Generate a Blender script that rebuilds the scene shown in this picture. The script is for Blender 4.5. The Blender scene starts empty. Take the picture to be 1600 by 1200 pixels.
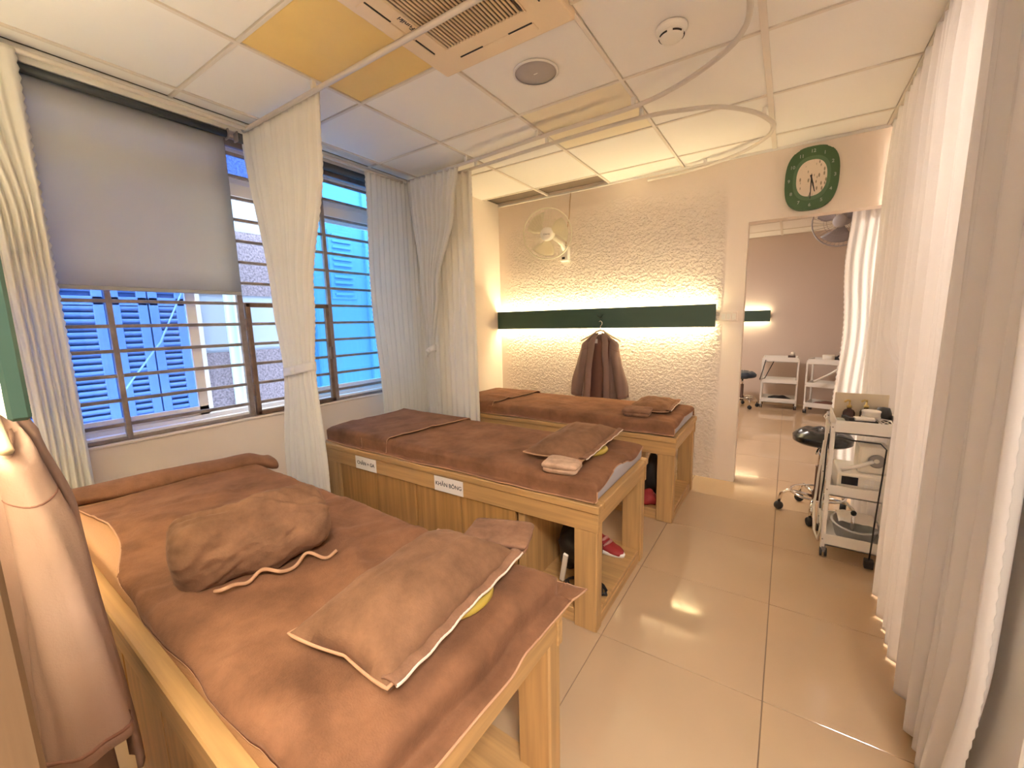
import bpy, bmesh, math, random
from mathutils import Vector, Matrix, noise

random.seed(7)
PI = math.pi
S = bpy.context.scene
COL = S.collection

# ------------------------------------------------------------------ camera
CAM_H = 1.342
FPX = 647.713
yaw, pitch, roll = 0.58651663, -0.149547895, -0.0227939182
cam_d = bpy.data.cameras.new('camera')
cam = bpy.data.objects.new('camera', cam_d)
COL.objects.link(cam)
cam_d.sensor_width = 36.0
cam_d.sensor_fit = 'HORIZONTAL'
cam_d.lens = FPX / 1600 * 36.0
cam_d.clip_start = 0.02
cam.matrix_world = Matrix.Translation((0, 0, CAM_H)) @ (
    Matrix.Rotation(yaw, 4, 'Z') @ Matrix.Rotation(PI / 2 + pitch, 4, 'X') @ Matrix.Rotation(roll, 4, 'Z'))
S.camera = cam

# ------------------------------------------------------------------ world, exposure, lamp strengths
SKY_STRENGTH = 2.2
FILL_LAMP = 19.0            # added ceiling panels, unseen fill light for the rooms
LED = 19.0            # strips on the green boards
S.view_settings.view_transform = 'Standard'
S.view_settings.look = 'None'
S.view_settings.gamma = 1.0
S.view_settings.use_curve_mapping = False
S.view_settings.exposure = 2.52
w = bpy.data.worlds.new('sky'); S.world = w; w.use_nodes = True
bg = w.node_tree.nodes['Background']
bg.inputs[0].default_value = (0.80, 0.90, 1.0, 1); bg.inputs[1].default_value = SKY_STRENGTH
S.cycles.max_bounces = 8
S.cycles.diffuse_bounces = 5
S.cycles.transparent_max_bounces = 16
S.cycles.use_denoising = True
S.cycles.sample_clamp_indirect = 6.0

ZC = 2.515            # ceiling
YW = 3.69             # textured back wall
XW = -2.80            # window wall
XP = -2.57            # pier in the far corner
YF = 7.55             # far wall of the next room

# ------------------------------------------------------------------ materials
MATS = {}
def mat(name, col, rough=0.6, metal=0.0, var=0.0, vscale=6.0, bump=0.0, bscale=60.0, sheen=0.0,
        coat=0.0, spec=0.5, emit=None, estr=0.0, stretch=None, sheen_tint=None):
    if name in MATS: return MATS[name]
    m = bpy.data.materials.new(name); m.use_nodes = True
    nt = m.node_tree; N = nt.nodes; L = nt.links
    b = N['Principled BSDF']
    b.inputs['Base Color'].default_value = (*col, 1)
    b.inputs['Roughness'].default_value = rough
    b.inputs['Metallic'].default_value = metal
    b.inputs['Specular IOR Level'].default_value = spec
    if sheen:
        b.inputs['Sheen Weight'].default_value = sheen
        b.inputs['Sheen Roughness'].default_value = 0.4
        b.inputs['Sheen Tint'].default_value = (*(sheen_tint or col), 1)
    if coat:
        b.inputs['Coat Weight'].default_value = coat; b.inputs['Coat Roughness'].default_value = 0.08
    if emit:
        b.inputs['Emission Color'].default_value = (*emit, 1); b.inputs['Emission Strength'].default_value = estr
    tc = None
    if var or bump:
        tc = N.new('ShaderNodeTexCoord'); mp = N.new('ShaderNodeMapping')
        L.new(tc.outputs['Object'], mp.inputs['Vector'])
        if stretch: mp.inputs['Scale'].default_value = stretch
    if var:
        n = N.new('ShaderNodeTexNoise'); n.inputs['Scale'].default_value = vscale
        n.inputs['Detail'].default_value = 5; n.inputs['Roughness'].default_value = 0.6
        L.new(mp.outputs[0], n.inputs['Vector'])
        r = N.new('ShaderNodeValToRGB')
        r.color_ramp.elements[0].position = 0.3; r.color_ramp.elements[1].position = 0.7
        r.color_ramp.elements[0].color = (*[c * (1 - var) for c in col], 1)
        r.color_ramp.elements[1].color = (*[min(1, c * (1 + var)) for c in col], 1)
        L.new(n.outputs['Fac'], r.inputs[0]); L.new(r.outputs[0], b.inputs['Base Color'])
    if bump:
        n2 = N.new('ShaderNodeTexNoise'); n2.inputs['Scale'].default_value = bscale
        n2.inputs['Detail'].default_value = 4
        L.new(mp.outputs[0], n2.inputs['Vector'])
        bp = N.new('ShaderNodeBump'); bp.inputs['Strength'].default_value = bump
        bp.inputs['Distance'].default_value = 0.01
        L.new(n2.outputs['Fac'], bp.inputs['Height']); L.new(bp.outputs[0], b.inputs['Normal'])
    MATS[name] = m
    return m

def wood(name, axis, col=(0.52, 0.31, 0.125), dark=0.78):
    m = bpy.data.materials.new(name); m.use_nodes = True
    nt = m.node_tree; N = nt.nodes; L = nt.links; b = N['Principled BSDF']
    b.inputs['Roughness'].default_value = 0.38
    tc = N.new('ShaderNodeTexCoord'); mp = N.new('ShaderNodeMapping')
    sc = [26.0, 26.0, 26.0]; sc['xyz'.index(axis)] = 1.1
    mp.inputs['Scale'].default_value = sc
    L.new(tc.outputs['Object'], mp.inputs['Vector'])
    n = N.new('ShaderNodeTexNoise'); n.inputs['Scale'].default_value = 1.6; n.inputs['Detail'].default_value = 6
    n.inputs['Distortion'].default_value = 0.4
    L.new(mp.outputs[0], n.inputs['Vector'])
    r = N.new('ShaderNodeValToRGB'); e = r.color_ramp.elements
    e[0].position = 0.32; e[1].position = 0.68
    e[0].color = (*[c * dark for c in col], 1); e[1].color = (*[min(1, c * 1.12) for c in col], 1)
    L.new(n.outputs['Fac'], r.inputs[0]); L.new(r.outputs[0], b.inputs['Base Color'])
    bp = N.new('ShaderNodeBump'); bp.inputs['Strength'].default_value = 0.08; bp.inputs['Distance'].default_value = 0.002
    L.new(n.outputs['Fac'], bp.inputs['Height']); L.new(bp.outputs[0], b.inputs['Normal'])
    MATS[name] = m
    return m

def cloth(name, col, transl=0.3, bump=0.15, bscale=120):
    m = bpy.data.materials.new(name); m.use_nodes = True
    nt = m.node_tree; N = nt.nodes; L = nt.links
    N.remove(N['Principled BSDF']); out = N['Material Output']
    d = N.new('ShaderNodeBsdfDiffuse'); t = N.new('ShaderNodeBsdfTranslucent'); mx = N.new('ShaderNodeMixShader')
    d.inputs[0].default_value = (*col, 1); t.inputs[0].default_value = (*col, 1)
    mx.inputs[0].default_value = transl
    tc = N.new('ShaderNodeTexCoord'); n = N.new('ShaderNodeTexNoise'); n.inputs['Scale'].default_value = bscale
    bp = N.new('ShaderNodeBump'); bp.inputs['Strength'].default_value = bump; bp.inputs['Distance'].default_value = 0.004
    L.new(tc.outputs['Object'], n.inputs['Vector']); L.new(n.outputs['Fac'], bp.inputs['Height'])
    L.new(bp.outputs[0], d.inputs['Normal'])
    L.new(d.outputs[0], mx.inputs[1]); L.new(t.outputs[0], mx.inputs[2]); L.new(mx.outputs[0], out.inputs[0])
    MATS[name] = m
    return m

def velvet(name, col, lo=0.66, hi=1.32, vscale=6.0):
    m = mat(name, col, rough=0.95, sheen=0.25, spec=0.1, sheen_tint=[min(1, c * 1.9 + 0.12) for c in col])
    nt = m.node_tree; N = nt.nodes; L = nt.links; b = N['Principled BSDF']
    tc = N.new('ShaderNodeTexCoord')
    n = N.new('ShaderNodeTexNoise'); n.inputs['Scale'].default_value = vscale; n.inputs['Detail'].default_value = 8
    n.inputs['Roughness'].default_value = 0.65
    L.new(tc.outputs['Object'], n.inputs['Vector'])
    r = N.new('ShaderNodeValToRGB'); e = r.color_ramp.elements; e[0].position = 0.3; e[1].position = 0.72
    e[0].color = (*[c * lo for c in col], 1); e[1].color = (*[min(1, c * hi) for c in col], 1)
    L.new(n.outputs['Fac'], r.inputs[0]); L.new(r.outputs[0], b.inputs['Base Color'])
    n2 = N.new('ShaderNodeTexNoise'); n2.inputs['Scale'].default_value = 260; n2.inputs['Detail'].default_value = 3
    L.new(tc.outputs['Object'], n2.inputs['Vector'])
    bp = N.new('ShaderNodeBump'); bp.inputs['Strength'].default_value = 0.35; bp.inputs['Distance'].default_value = 0.004
    L.new(n2.outputs['Fac'], bp.inputs['Height']); L.new(bp.outputs[0], b.inputs['Normal'])
    n3 = N.new('ShaderNodeTexNoise'); n3.inputs['Scale'].default_value = 22; n3.inputs['Detail'].default_value = 5
    L.new(tc.outputs['Object'], n3.inputs['Vector'])
    b3 = N.new('ShaderNodeBump'); b3.inputs['Strength'].default_value = 0.30; b3.inputs['Distance'].default_value = 0.012
    L.new(n3.outputs['Fac'], b3.inputs['Height']); L.new(b3.outputs[0], bp.inputs['Normal'])
    return m

def glass(name, tint, gloss=0.06):
    m = bpy.data.materials.new(name); m.use_nodes = True
    nt = m.node_tree; N = nt.nodes; L = nt.links
    N.remove(N['Principled BSDF']); out = N['Material Output']
    t = N.new('ShaderNodeBsdfTransparent'); g = N.new('ShaderNodeBsdfGlossy'); mx = N.new('ShaderNodeMixShader')
    t.inputs[0].default_value = (*tint, 1); g.inputs['Roughness'].default_value = 0.03
    mx.inputs[0].default_value = gloss
    L.new(t.outputs[0], mx.inputs[1]); L.new(g.outputs[0], mx.inputs[2]); L.new(mx.outputs[0], out.inputs[0])
    MATS[name] = m
    return m

def wall_relief(name, col, x0, x1, ztop):
    """painted plaster with trowelled relief between x0 and x1"""
    m = bpy.data.materials.new(name); m.use_nodes = True
    nt = m.node_tree; N = nt.nodes; L = nt.links; b = N['Principled BSDF']
    b.inputs['Base Color'].default_value = (*col, 1); b.inputs['Roughness'].default_value = 0.55
    tc = N.new('ShaderNodeTexCoord'); sep = N.new('ShaderNodeSeparateXYZ')
    L.new(tc.outputs['Object'], sep.inputs[0])
    def ramp(sock, a, bb):
        r = N.new('ShaderNodeMapRange'); r.interpolation_type = 'SMOOTHSTEP'
        r.inputs['From Min'].default_value = a; r.inputs['From Max'].default_value = bb
        L.new(sock, r.inputs['Value']); return r.outputs[0]
    def mul(a, c):
        k = N.new('ShaderNodeMath'); k.operation = 'MULTIPLY'; L.new(a, k.inputs[0]); L.new(c, k.inputs[1]); return k.outputs[0]
    mask = mul(mul(ramp(sep.outputs['X'], x0, x0 + 0.25), ramp(sep.outputs['X'], x1, x1 - 0.05)), ramp(sep.outputs['Z'], ztop, ztop - 0.3))
    v = N.new('ShaderNodeTexVoronoi'); v.feature = 'SMOOTH_F1'; v.inputs['Scale'].default_value = 46
    n = N.new('ShaderNodeTexNoise'); n.inputs['Scale'].default_value = 38; n.inputs['Detail'].default_value = 6; n.inputs['Roughness'].default_value = 0.6
    mx = N.new('ShaderNodeMapping'); mx.inputs['Scale'].default_value = (1, 1, 1.25)
    L.new(tc.outputs['Object'], mx.inputs[0])
    add = N.new('ShaderNodeVectorMath'); add.operation = 'MULTIPLY_ADD'
    L.new(n.outputs['Color'], add.inputs[0]); add.inputs[1].default_value = (0.05, 0.05, 0.05); L.new(mx.outputs[0], add.inputs[2])
    L.new(mx.outputs[0], n.inputs['Vector']); L.new(add.outputs[0], v.inputs['Vector'])
    sm = N.new('ShaderNodeMath'); sm.operation = 'MULTIPLY_ADD'
    L.new(n.outputs['Fac'], sm.inputs[0]); sm.inputs[1].default_value = 0.8; L.new(v.outputs['Distance'], sm.inputs[2])
    h = mul(sm.outputs[0], mask)
    bp = N.new('ShaderNodeBump'); bp.inputs['Strength'].default_value = 0.85; bp.inputs['Distance'].default_value = 0.022
    L.new(h, bp.inputs['Height']); L.new(bp.outputs[0], b.inputs['Normal'])
    MATS[name] = m
    return m

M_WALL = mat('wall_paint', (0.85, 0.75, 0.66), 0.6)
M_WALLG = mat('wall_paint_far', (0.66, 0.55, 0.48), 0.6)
M_RELIEF = wall_relief('relief_plaster', (0.85, 0.74, 0.64), XP + 0.0, -0.43, 2.42)
M_TILE = mat('floor_tile_glaze', (0.53, 0.375, 0.235), 0.06, var=0.03, vscale=1.5, spec=0.8)
M_GROUT = mat('floor_grout', (0.26, 0.18, 0.12), 0.8)
M_CEIL = mat('ceiling_board', (0.90, 0.87, 0.82), 0.75)
M_CEILY = mat('ceiling_board_yellow', (0.83, 0.60, 0.22), 0.7, var=0.05, vscale=2)
M_CEILC = mat('ceiling_board_cream', (0.86, 0.77, 0.58), 0.7)
M_TBAR = mat('ceiling_grid_metal', (0.78, 0.71, 0.62), 0.5)
M_WHITE = mat('white_paint', (0.82, 0.79, 0.74), 0.4)
M_PLASTIC = mat('white_plastic', (0.84, 0.80, 0.72), 0.35)
M_ACP = mat('cream_plastic', (0.83, 0.66, 0.45), 0.4)
M_DARK = mat('dark_gap', (0.03, 0.025, 0.02), 0.8)
M_AC_SLAT = mat('grille_slat', (0.62, 0.47, 0.29), 0.5)
M_BLACK = mat('black_plastic', (0.012, 0.012, 0.014), 0.4)
M_RUBBER = mat('black_rubber', (0.02, 0.02, 0.022), 0.6)
M_LEATHER = mat('black_leather', (0.014, 0.016, 0.02), 0.22, spec=0.7)
M_CHROME = mat('chrome', (0.75, 0.72, 0.68), 0.12, metal=1.0)
M_STEEL = mat('grille_steel', (0.29, 0.25, 0.235), 0.4, metal=0.35, var=0.25, vscale=14)
M_BROWNSTEEL = mat('casement_steel', (0.20, 0.135, 0.095), 0.42, metal=0.3, var=0.3, vscale=12)
M_ALU = mat('aluminium', (0.86, 0.85, 0.86), 0.4)
M_GREEN = mat('green_lacquer', (0.032, 0.080, 0.055), 0.35)
M_GREEN2 = mat('green_sheet', (0.03, 0.17, 0.12), 0.5)
M_CLOCK = mat('clock_green', (0.055, 0.125, 0.045), 0.45)
M_CLOCK2 = mat('clock_green_light', (0.10, 0.19, 0.085), 0.45)
M_LEDM = mat('led_strip_glow', (1, 0.9, 0.7), 0.5, emit=(1.0, 0.80, 0.45), estr=LED)
M_LEDM2 = mat('led_strip_glow_far', (1, 0.9, 0.7), 0.5, emit=(1.0, 0.80, 0.5), estr=LED * 0.6)
M_LEDM3 = mat('led_strip_glow_near', (1, 0.9, 0.7), 0.5, emit=(1.0, 0.84, 0.54), estr=LED * 1.0)
M_FILLF = mat('fill_diffuser_far', (1, 1, 1), 0.5, emit=(1.0, 0.90, 0.82), estr=FILL_LAMP * 0.5)
M_FILLM = mat('fill_diffuser', (1, 1, 1), 0.5, emit=(1.0, 0.93, 0.85), estr=FILL_LAMP)
M_WX = wood('oak_x', 'x'); M_WY = wood('oak_y', 'y'); M_WZ = wood('oak_z', 'z')
M_WZP = wood('oak_plank', 'z', (0.46, 0.25, 0.085), 0.72)
M_WZB = wood('oak_near', 'z', (0.17, 0.10, 0.05), 0.8)
M_CURT = cloth('curtain_cream', (0.94, 0.91, 0.84), 0.35)
M_CURTW = cloth('curtain_white', (0.92, 0.89, 0.87), 0.30)
M_BLIND = cloth('blind_grey', (0.66, 0.66, 0.65), 0.35, bump=0.03, bscale=400)
M_COVER = velvet('velvet_cover', (0.235, 0.112, 0.060))
M_COVER2 = velvet('velvet_foot_blanket', (0.22, 0.108, 0.062))
M_PILLOW = velvet('velvet_pillow', (0.225, 0.118, 0.066), vscale=9)
M_TOWEL = velvet('towel_tan', (0.55, 0.37, 0.26), vscale=14)
M_TOWEL2 = velvet('towel_brown', (0.26, 0.138, 0.084), vscale=14)
M_HEM = mat('hem_stitch', (0.50, 0.28, 0.16), 0.8)
M_LACE = mat('hem_white', (0.74, 0.60, 0.50), 0.8)
M_MATT = mat('mattress_grey', (0.42, 0.40, 0.43), 0.5)
M_MATT1 = mat('mattress_tan', (0.52, 0.28, 0.13), 0.7, bump=0.2, bscale=180)
M_YELLOW = mat('yellow_vinyl', (0.48, 0.34, 0.06), 0.4)
M_ROBE = mat('robe_cotton', (0.24, 0.155, 0.125), 0.9, var=0.08, vscale=4, bump=0.1, bscale=300)
M_ROBE2 = mat('robe_cotton_pale', (0.34, 0.225, 0.185), 0.9, var=0.06, vscale=3, bump=0.1, bscale=300)
M_ROBEIN = mat('robe_lining', (0.20, 0.095, 0.07), 0.9)
M_PAPER = mat('paper', (0.86, 0.80, 0.74), 0.7)
M_INK = mat('ink', (0.05, 0.05, 0.055), 0.7)
M_GREYP = mat('grey_plastic', (0.30, 0.28, 0.27), 0.5)
M_SPK = mat('speaker_mesh', (0.46, 0.41, 0.38), 0.7, bump=0.3, bscale=500)
M_FANC = mat('fan_clear', (0.80, 0.74, 0.58), 0.35)
M_FANW = cloth('fan_blade_clear', (0.80, 0.74, 0.60), 0.5, 0.0)
M_GLASSB = glass('blue_tinted_glass', (0.40, 0.58, 0.98), 0.04)
M_GLASSB2 = glass('sky_blue_tinted_glass', (0.40, 0.74, 1.0), 0.04)
M_RED = mat('red_fabric', (0.32, 0.02, 0.02), 0.6)
M_AMBER = mat('amber_bottle', (0.05, 0.018, 0.014), 0.15)
M_ROSE = mat('rose_label', (0.45, 0.20, 0.17), 0.6)
M_GOLD = mat('gold_pump', (0.62, 0.45, 0.16), 0.3, metal=0.6)
M_SCREEN = mat('screen_black', (0.01, 0.012, 0.02), 0.15)
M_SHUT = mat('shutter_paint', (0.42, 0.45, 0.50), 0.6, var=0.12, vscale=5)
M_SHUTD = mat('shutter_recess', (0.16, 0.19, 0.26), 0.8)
M_PEBBLE = mat('pebble_dash', (0.16, 0.145, 0.19), 0.9, var=0.55, vscale=55, bump=0.9, bscale=55)
M_PALEB = mat('pale_blue_render', (0.25, 0.31, 0.42), 0.8)
M_PIPE = mat('pipe_pale', (0.27, 0.40, 0.48), 0.35)
M_RENDERW = mat('house_render', (0.36, 0.36, 0.37), 0.8)

# ------------------------------------------------------------------ geometry helpers
class B:
    def __init__(s): s.bm = bmesh.new()
    def box(s, a, b, bev=0.0, seg=1, rot=None, org=None):
        a = Vector(a); b = Vector(b)
        c = (a + b) / 2; d = b - a
        mtx = Matrix.Translation(c) @ Matrix.Diagonal((abs(d.x), abs(d.y), abs(d.z), 1))
        if rot is not None:
            o = Vector(org) if org is not None else c
            mtx = Matrix.Translation(o) @ rot.to_4x4() @ Matrix.Translation(-o) @ mtx
        r = bmesh.ops.create_cube(s.bm, size=1, matrix=mtx)
        if bev > 0:
            es = list({e for v in r['verts'] for e in v.link_edges})
            bmesh.ops.bevel(s.bm, geom=es, offset=bev, segments=seg, profile=0.6, affect='EDGES')
        return s
    def tube(s, pts, r, seg=8, closed=False, ry=None, caps=True):
        pts = [Vector(p) for p in pts]; n = len(pts)
        rr = r if isinstance(r, (list, tuple)) else [r] * n
        rings = []; up = None
        for i, p in enumerate(pts):
            if closed: t = pts[(i + 1) % n] - pts[i - 1]
            else: t = pts[min(i + 1, n - 1)] - pts[max(i - 1, 0)]
            t.normalize()
            if up is None:
                up = Vector((0, 0, 1)) if abs(t.z) < 0.9 else Vector((1, 0, 0))
            x = up.cross(t)
            if x.length < 1e-6: x = t.orthogonal()
            x.normalize(); y = t.cross(x); up = y
            k = ry if ry else 1.0
            rings.append([s.bm.verts.new(p + x * math.cos(2 * PI * j / seg) * rr[i] + y * math.sin(2 * PI * j / seg) * rr[i] * k) for j in range(seg)])
        m = n if closed else n - 1
        for i in range(m):
            a, b2 = rings[i], rings[(i + 1) % n]
            for j in range(seg):
                s.bm.faces.new((a[j], a[(j + 1) % seg], b2[(j + 1) % seg], b2[j]))
        if not closed and caps:
            s.bm.faces.new(rings[0][::-1]); s.bm.faces.new(rings[-1])
        return s
    def lathe(s, prof, seg=24, mtx=Matrix(), sx=1.0, sy=1.0):
        rings = []
        for r, z in prof:
            if r < 1e-6: rings.append([s.bm.verts.new(mtx @ Vector((0, 0, z)))])
            else: rings.append([s.bm.verts.new(mtx @ Vector((r * sx * math.cos(2 * PI * j / seg), r * sy * math.sin(2 * PI * j / seg), z))) for j in range(seg)])
        for a, b2 in zip(rings, rings[1:]):
            for j in range(seg):
                k = (j + 1) % seg
                if len(a) == 1 and len(b2) == 1: continue
                if len(a) == 1: s.bm.faces.new((a[0], b2[k], b2[j]))
                elif len(b2) == 1: s.bm.faces.new((a[j], a[k], b2[0]))
                else: s.bm.faces.new((a[j], a[k], b2[k], b2[j]))
        return s
    def grid(s, f, nu, nv, closeu=False, flip=False):
        V = [[s.bm.verts.new(f(i / (nu if closeu else nu - 1), j / (nv - 1))) for i in range(nu)] for j in range(nv)]
        for j in range(nv - 1):
            for i in range(nu if closeu else nu - 1):
                k = (i + 1) % nu
                q = (V[j][i], V[j][k], V[j + 1][k], V[j + 1][i])
                s.bm.faces.new(q[::-1] if flip else q)
        return s
    def prism(s, poly, mtx, depth, bev=0.0):
        lo = [s.bm.verts.new(mtx @ Vector((x, y, 0))) for x, y in poly]
        hi = [s.bm.verts.new(mtx @ Vector((x, y, depth))) for x, y in poly]
        n = len(poly)
        s.bm.faces.new(lo[::-1]); top = s.bm.faces.new(hi)
        for i in range(n):
            s.bm.faces.new((lo[i], lo[(i + 1) % n], hi[(i + 1) % n], hi[i]))
        if bev: bmesh.ops.bevel(s.bm, geom=list(top.edges), offset=bev, segments=2, affect='EDGES')
        return s
    def build(s, name, m, parent=None, smooth=False, solid=0.0, sub=0):
        bmesh.ops.recalc_face_normals(s.bm, faces=s.bm.faces)
        me = bpy.data.meshes.new(name); s.bm.to_mesh(me); s.bm.free()
        me.materials.append(m)
        if smooth:
            me.polygons.foreach_set('use_smooth', [True] * len(me.polygons))
        o = bpy.data.objects.new(name, me); COL.objects.link(o)
        if parent is not None: o.parent = parent
        if solid:
            md = o.modifiers.new('thickness', 'SOLIDIFY'); md.thickness = solid; md.offset = 0
        if sub:
            md = o.modifiers.new('smooth', 'SUBSURF'); md.levels = sub; md.render_levels = sub
        return o

def tag(o, label=None, cat=None, group=None, kind=None):
    if label: o['label'] = label
    if cat: o['category'] = cat
    if group: o['group'] = group
    if kind: o['kind'] = kind
    return o
def thing(name, label, cat, loc=(0, 0, 0), rz=0.0, group=None):
    o = bpy.data.objects.new(name, None); COL.objects.link(o)
    o.empty_display_size = 0.05
    o.location = loc; o.rotation_euler = (0, 0, rz)
    return tag(o, label, cat, group)
def struct(o, label=None): o['kind'] = 'structure'; return tag(o, label)
def copy_tree(o, parent=None):
    c = o.copy(); COL.objects.link(c)
    if parent is not None: c.parent = parent
    for ch in list(o.children): copy_tree(ch, c)
    return c
def part(name, m, parent, a, b, bev=0.0, **k):
    return B().box(a, b, bev).build(name, m, parent, **k)
def text_mesh(name, body, size, m, parent, mtx, ext=0.0004):
    cu = bpy.data.curves.new(name, 'FONT'); cu.body = body; cu.size = size; cu.extrude = ext; cu.offset = size * .012
    cu.align_x = 'CENTER'; cu.align_y = 'CENTER'; cu.resolution_u = 3
    t = bpy.data.objects.new('tmp', cu); COL.objects.link(t)
    dg = bpy.context.evaluated_depsgraph_get()
    me = bpy.data.meshes.new_from_object(t.evaluated_get(dg)); me.name = name
    bpy.data.objects.remove(t); me.transform(mtx)
    me.materials.clear(); me.materials.append(m)
    o = bpy.data.objects.new(name, me); COL.objects.link(o); o.parent = parent
    return o
def frame(r, u, o):
    r = Vector(r); u = Vector(u); n = r.cross(u)
    return Matrix(((r.x, u.x, n.x, o[0]), (r.y, u.y, n.y, o[1]), (r.z, u.z, n.z, o[2]), (0, 0, 0, 1)))
def nz(x, y, z=0.0, s=1.0): return noise.noise(Vector((x * s, y * s, z * s)))
def sstep(a, b, x):
    t = max(0, min(1, (x - a) / (b - a))); return t * t * (3 - 2 * t)
def lerp(a, b, t): return a + (b - a) * t
def interp(tab, x):
    if x <= tab[0][0]: return tab[0][1]
    for (x0, y0), (x1, y1) in zip(tab, tab[1:]):
        if x <= x1:
            t = (x - x0) / (x1 - x0); t = t * t * (3 - 2 * t); return y0 + (y1 - y0) * t
    return tab[-1][1]

# ================================================================== SETTING
def tiles(parent, x0, x1, y0, y1, ox, oy, pitch, skip=None):
    cache = {}
    i = math.floor((x0 - ox) / pitch)
    while ox + i * pitch < x1 - 0.01:
        j = math.floor((y0 - oy) / pitch)
        while oy + j * pitch < y1 - 0.01:
            ax, bx = max(x0, ox + i * pitch), min(x1, ox + (i + 1) * pitch)
            ay, by = max(y0, oy + j * pitch), min(y1, oy + (j + 1) * pitch)
            w_, d_ = round(bx - ax, 3), round(by - ay, 3)
            if w_ > 0.02 and d_ > 0.02:
                k = (w_, d_)
                if k not in cache:
                    o = B().box((-w_ / 2 + .0016, -d_ / 2 + .0016, -0.012), (w_ / 2 - .0016, d_ / 2 - .0016, 0), 0.001).build('floor_tile', M_TILE, parent)
                    cache[k] = o.data
                else:
                    o = bpy.data.objects.new('floor_tile', cache[k]); COL.objects.link(o); o.parent = parent
                o.location = ((ax + bx) / 2, (ay + by) / 2, 0)
            j += 1
        i += 1

fl = struct(B().box((-3.0, -2.3, -0.08), (2.4, YF + .2, -0.004)).build('floor', M_GROUT), 'glossy beige tiled floor with thin dark joints')
tiles(fl, -2.80, 2.2, -1.6, YF, 0.007, 1.536, 0.595)

ce = struct(B().box((-3.0, -2.3, ZC + 0.03), (2.4, YF + .2, ZC + 0.09)).build('ceiling', mat('ceiling_gap_shade', (0.20, 0.15, 0.11), 0.8)), 'suspended ceiling of square white boards in a thin metal grid')  # slab coloured dark so the gaps between boards read as shadow
GX0, GY0, GP = -2.60, 0.985, 0.61
cellcache = {}
FILL_CELLS = [(5, -3), (6, 1), (2, 6)]  # ceiling cells left free for the added fill panels
for i in range(-1, 8):
    for j in range(-5, 11):
        ax, bx = max(-2.72, GX0 + i * GP), min(2.2, GX0 + (i + 1) * GP)
        ay, by = max(-2.2, GY0 + j * GP), min(YF, GY0 + (j + 1) * GP)
        if j >= 4 and i < 2: continue
        if (i, j) in FILL_CELLS or (i, j) == (2, 0): continue
        if ay < YW < by:
            by = YW
        if bx - ax < 0.03 or by - ay < 0.03: continue
        m = M_CEIL
        if (i, j) == (1, 0): m = M_CEILY
        elif (i, j) == (2, 2): m = M_CEILC
        k = (round(bx - ax, 3), round(by - ay, 3), m.name)
        if k not in cellcache:
            o = B().box((-k[0] / 2 + .012, -k[1] / 2 + .012, 0), (k[0] / 2 - .012, k[1] / 2 - .012, 0.014), 0.002).build('ceiling_board', m, ce)
            cellcache[k] = o.data
        else:
            o = bpy.data.objects.new('ceiling_board', cellcache[k]); COL.objects.link(o); o.parent = ce
        o.location = ((ax + bx) / 2, (ay + by) / 2, ZC + 0.003)
        if m is M_CEILY: o['label'] = 'yellowed ceiling board'
for i in range(0, 8):
    x = GX0 + i * GP
    wd = 0.014 if i == 4 else 0.009
    part('grid_bar', M_TBAR, ce, (x - wd, -2.2, ZC - 0.003), (x + wd, YF, ZC + 0.016), 0.001)
for j in range(-5, 11):
    y = GY0 + j * GP
    part('grid_bar', M_TBAR, ce, (-2.72, y - 0.008, ZC - 0.002), (2.2, y + 0.008, ZC + 0.016), 0.001)

# walls
WY0, WY1, WZ0, WZ1 = 0.03, 2.60, 0.78, 2.45     # window opening
b = B()
b.box((XW - 0.16, -2.2, 0), (XW, YW + .12, WZ0))
b.box((XW - 0.16, -2.2, WZ1), (XW, YW + .12, ZC + 0.03))
b.box((XW - 0.16, 2.60, WZ0), (XW, YW + .12, WZ1))
b.box((XW - 0.16, -2.2, WZ0), (XW, WY0, WZ1))
struct(b.build('wall_left', M_WALL), 'peach painted window wall with a low sill')
struct(B().box((XW, 2.80, 0), (XP, YW, ZC + 0.02), 0.004).build('wall_far_left', M_WALL), 'peach pier in the far corner behind the curtains')
b = B()
DX0, DX1, DZ = -0.295, 0.72, 2.035
b.box((-3.0, YW, 0), (DX0, YW + 0.11, ZC + 0.03))
b.box((DX0, YW, DZ), (DX1, YW + 0.11, ZC + 0.03))
b.box((DX1, YW, 0), (2.4, YW + 0.11, ZC + 0.03))
struct(b.build('wall_back', M_RELIEF), 'peach wall with rough trowelled plaster and an open doorway')
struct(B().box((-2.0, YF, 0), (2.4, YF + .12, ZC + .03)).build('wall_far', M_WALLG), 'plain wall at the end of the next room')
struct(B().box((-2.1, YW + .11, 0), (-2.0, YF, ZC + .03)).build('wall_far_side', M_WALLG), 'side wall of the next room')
struct(B().box((2.2, -2.3, 0), (2.32, YF, ZC + .03)).build('wall_right', M_WALL), 'peach wall behind the long white curtain')
struct(B().box((-3.0, -2.32, 0), (2.4, -2.2, ZC + .03)).build('wall_near', M_WALL), 'peach wall behind the viewer')
struct(B().box((XW, -.12, 0), (-.605, -.007, ZC + .02), .003).build('wall_near_bay', M_WALL), 'end of the near partition wall at the left edge')
struct(B().box((0.47, 1.21, 0), (0.55, 1.85, ZC + .02), 0.004).build('wall_partition', M_WHITE), 'pale partition end beside the long white curtain')
tag(part('door_panel', M_GREEN, None, (.60, .30, .004), (.64, 1.80, 2.0), .004), 'dark green panel at the lower right corner behind the partition', 'panel')
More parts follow.
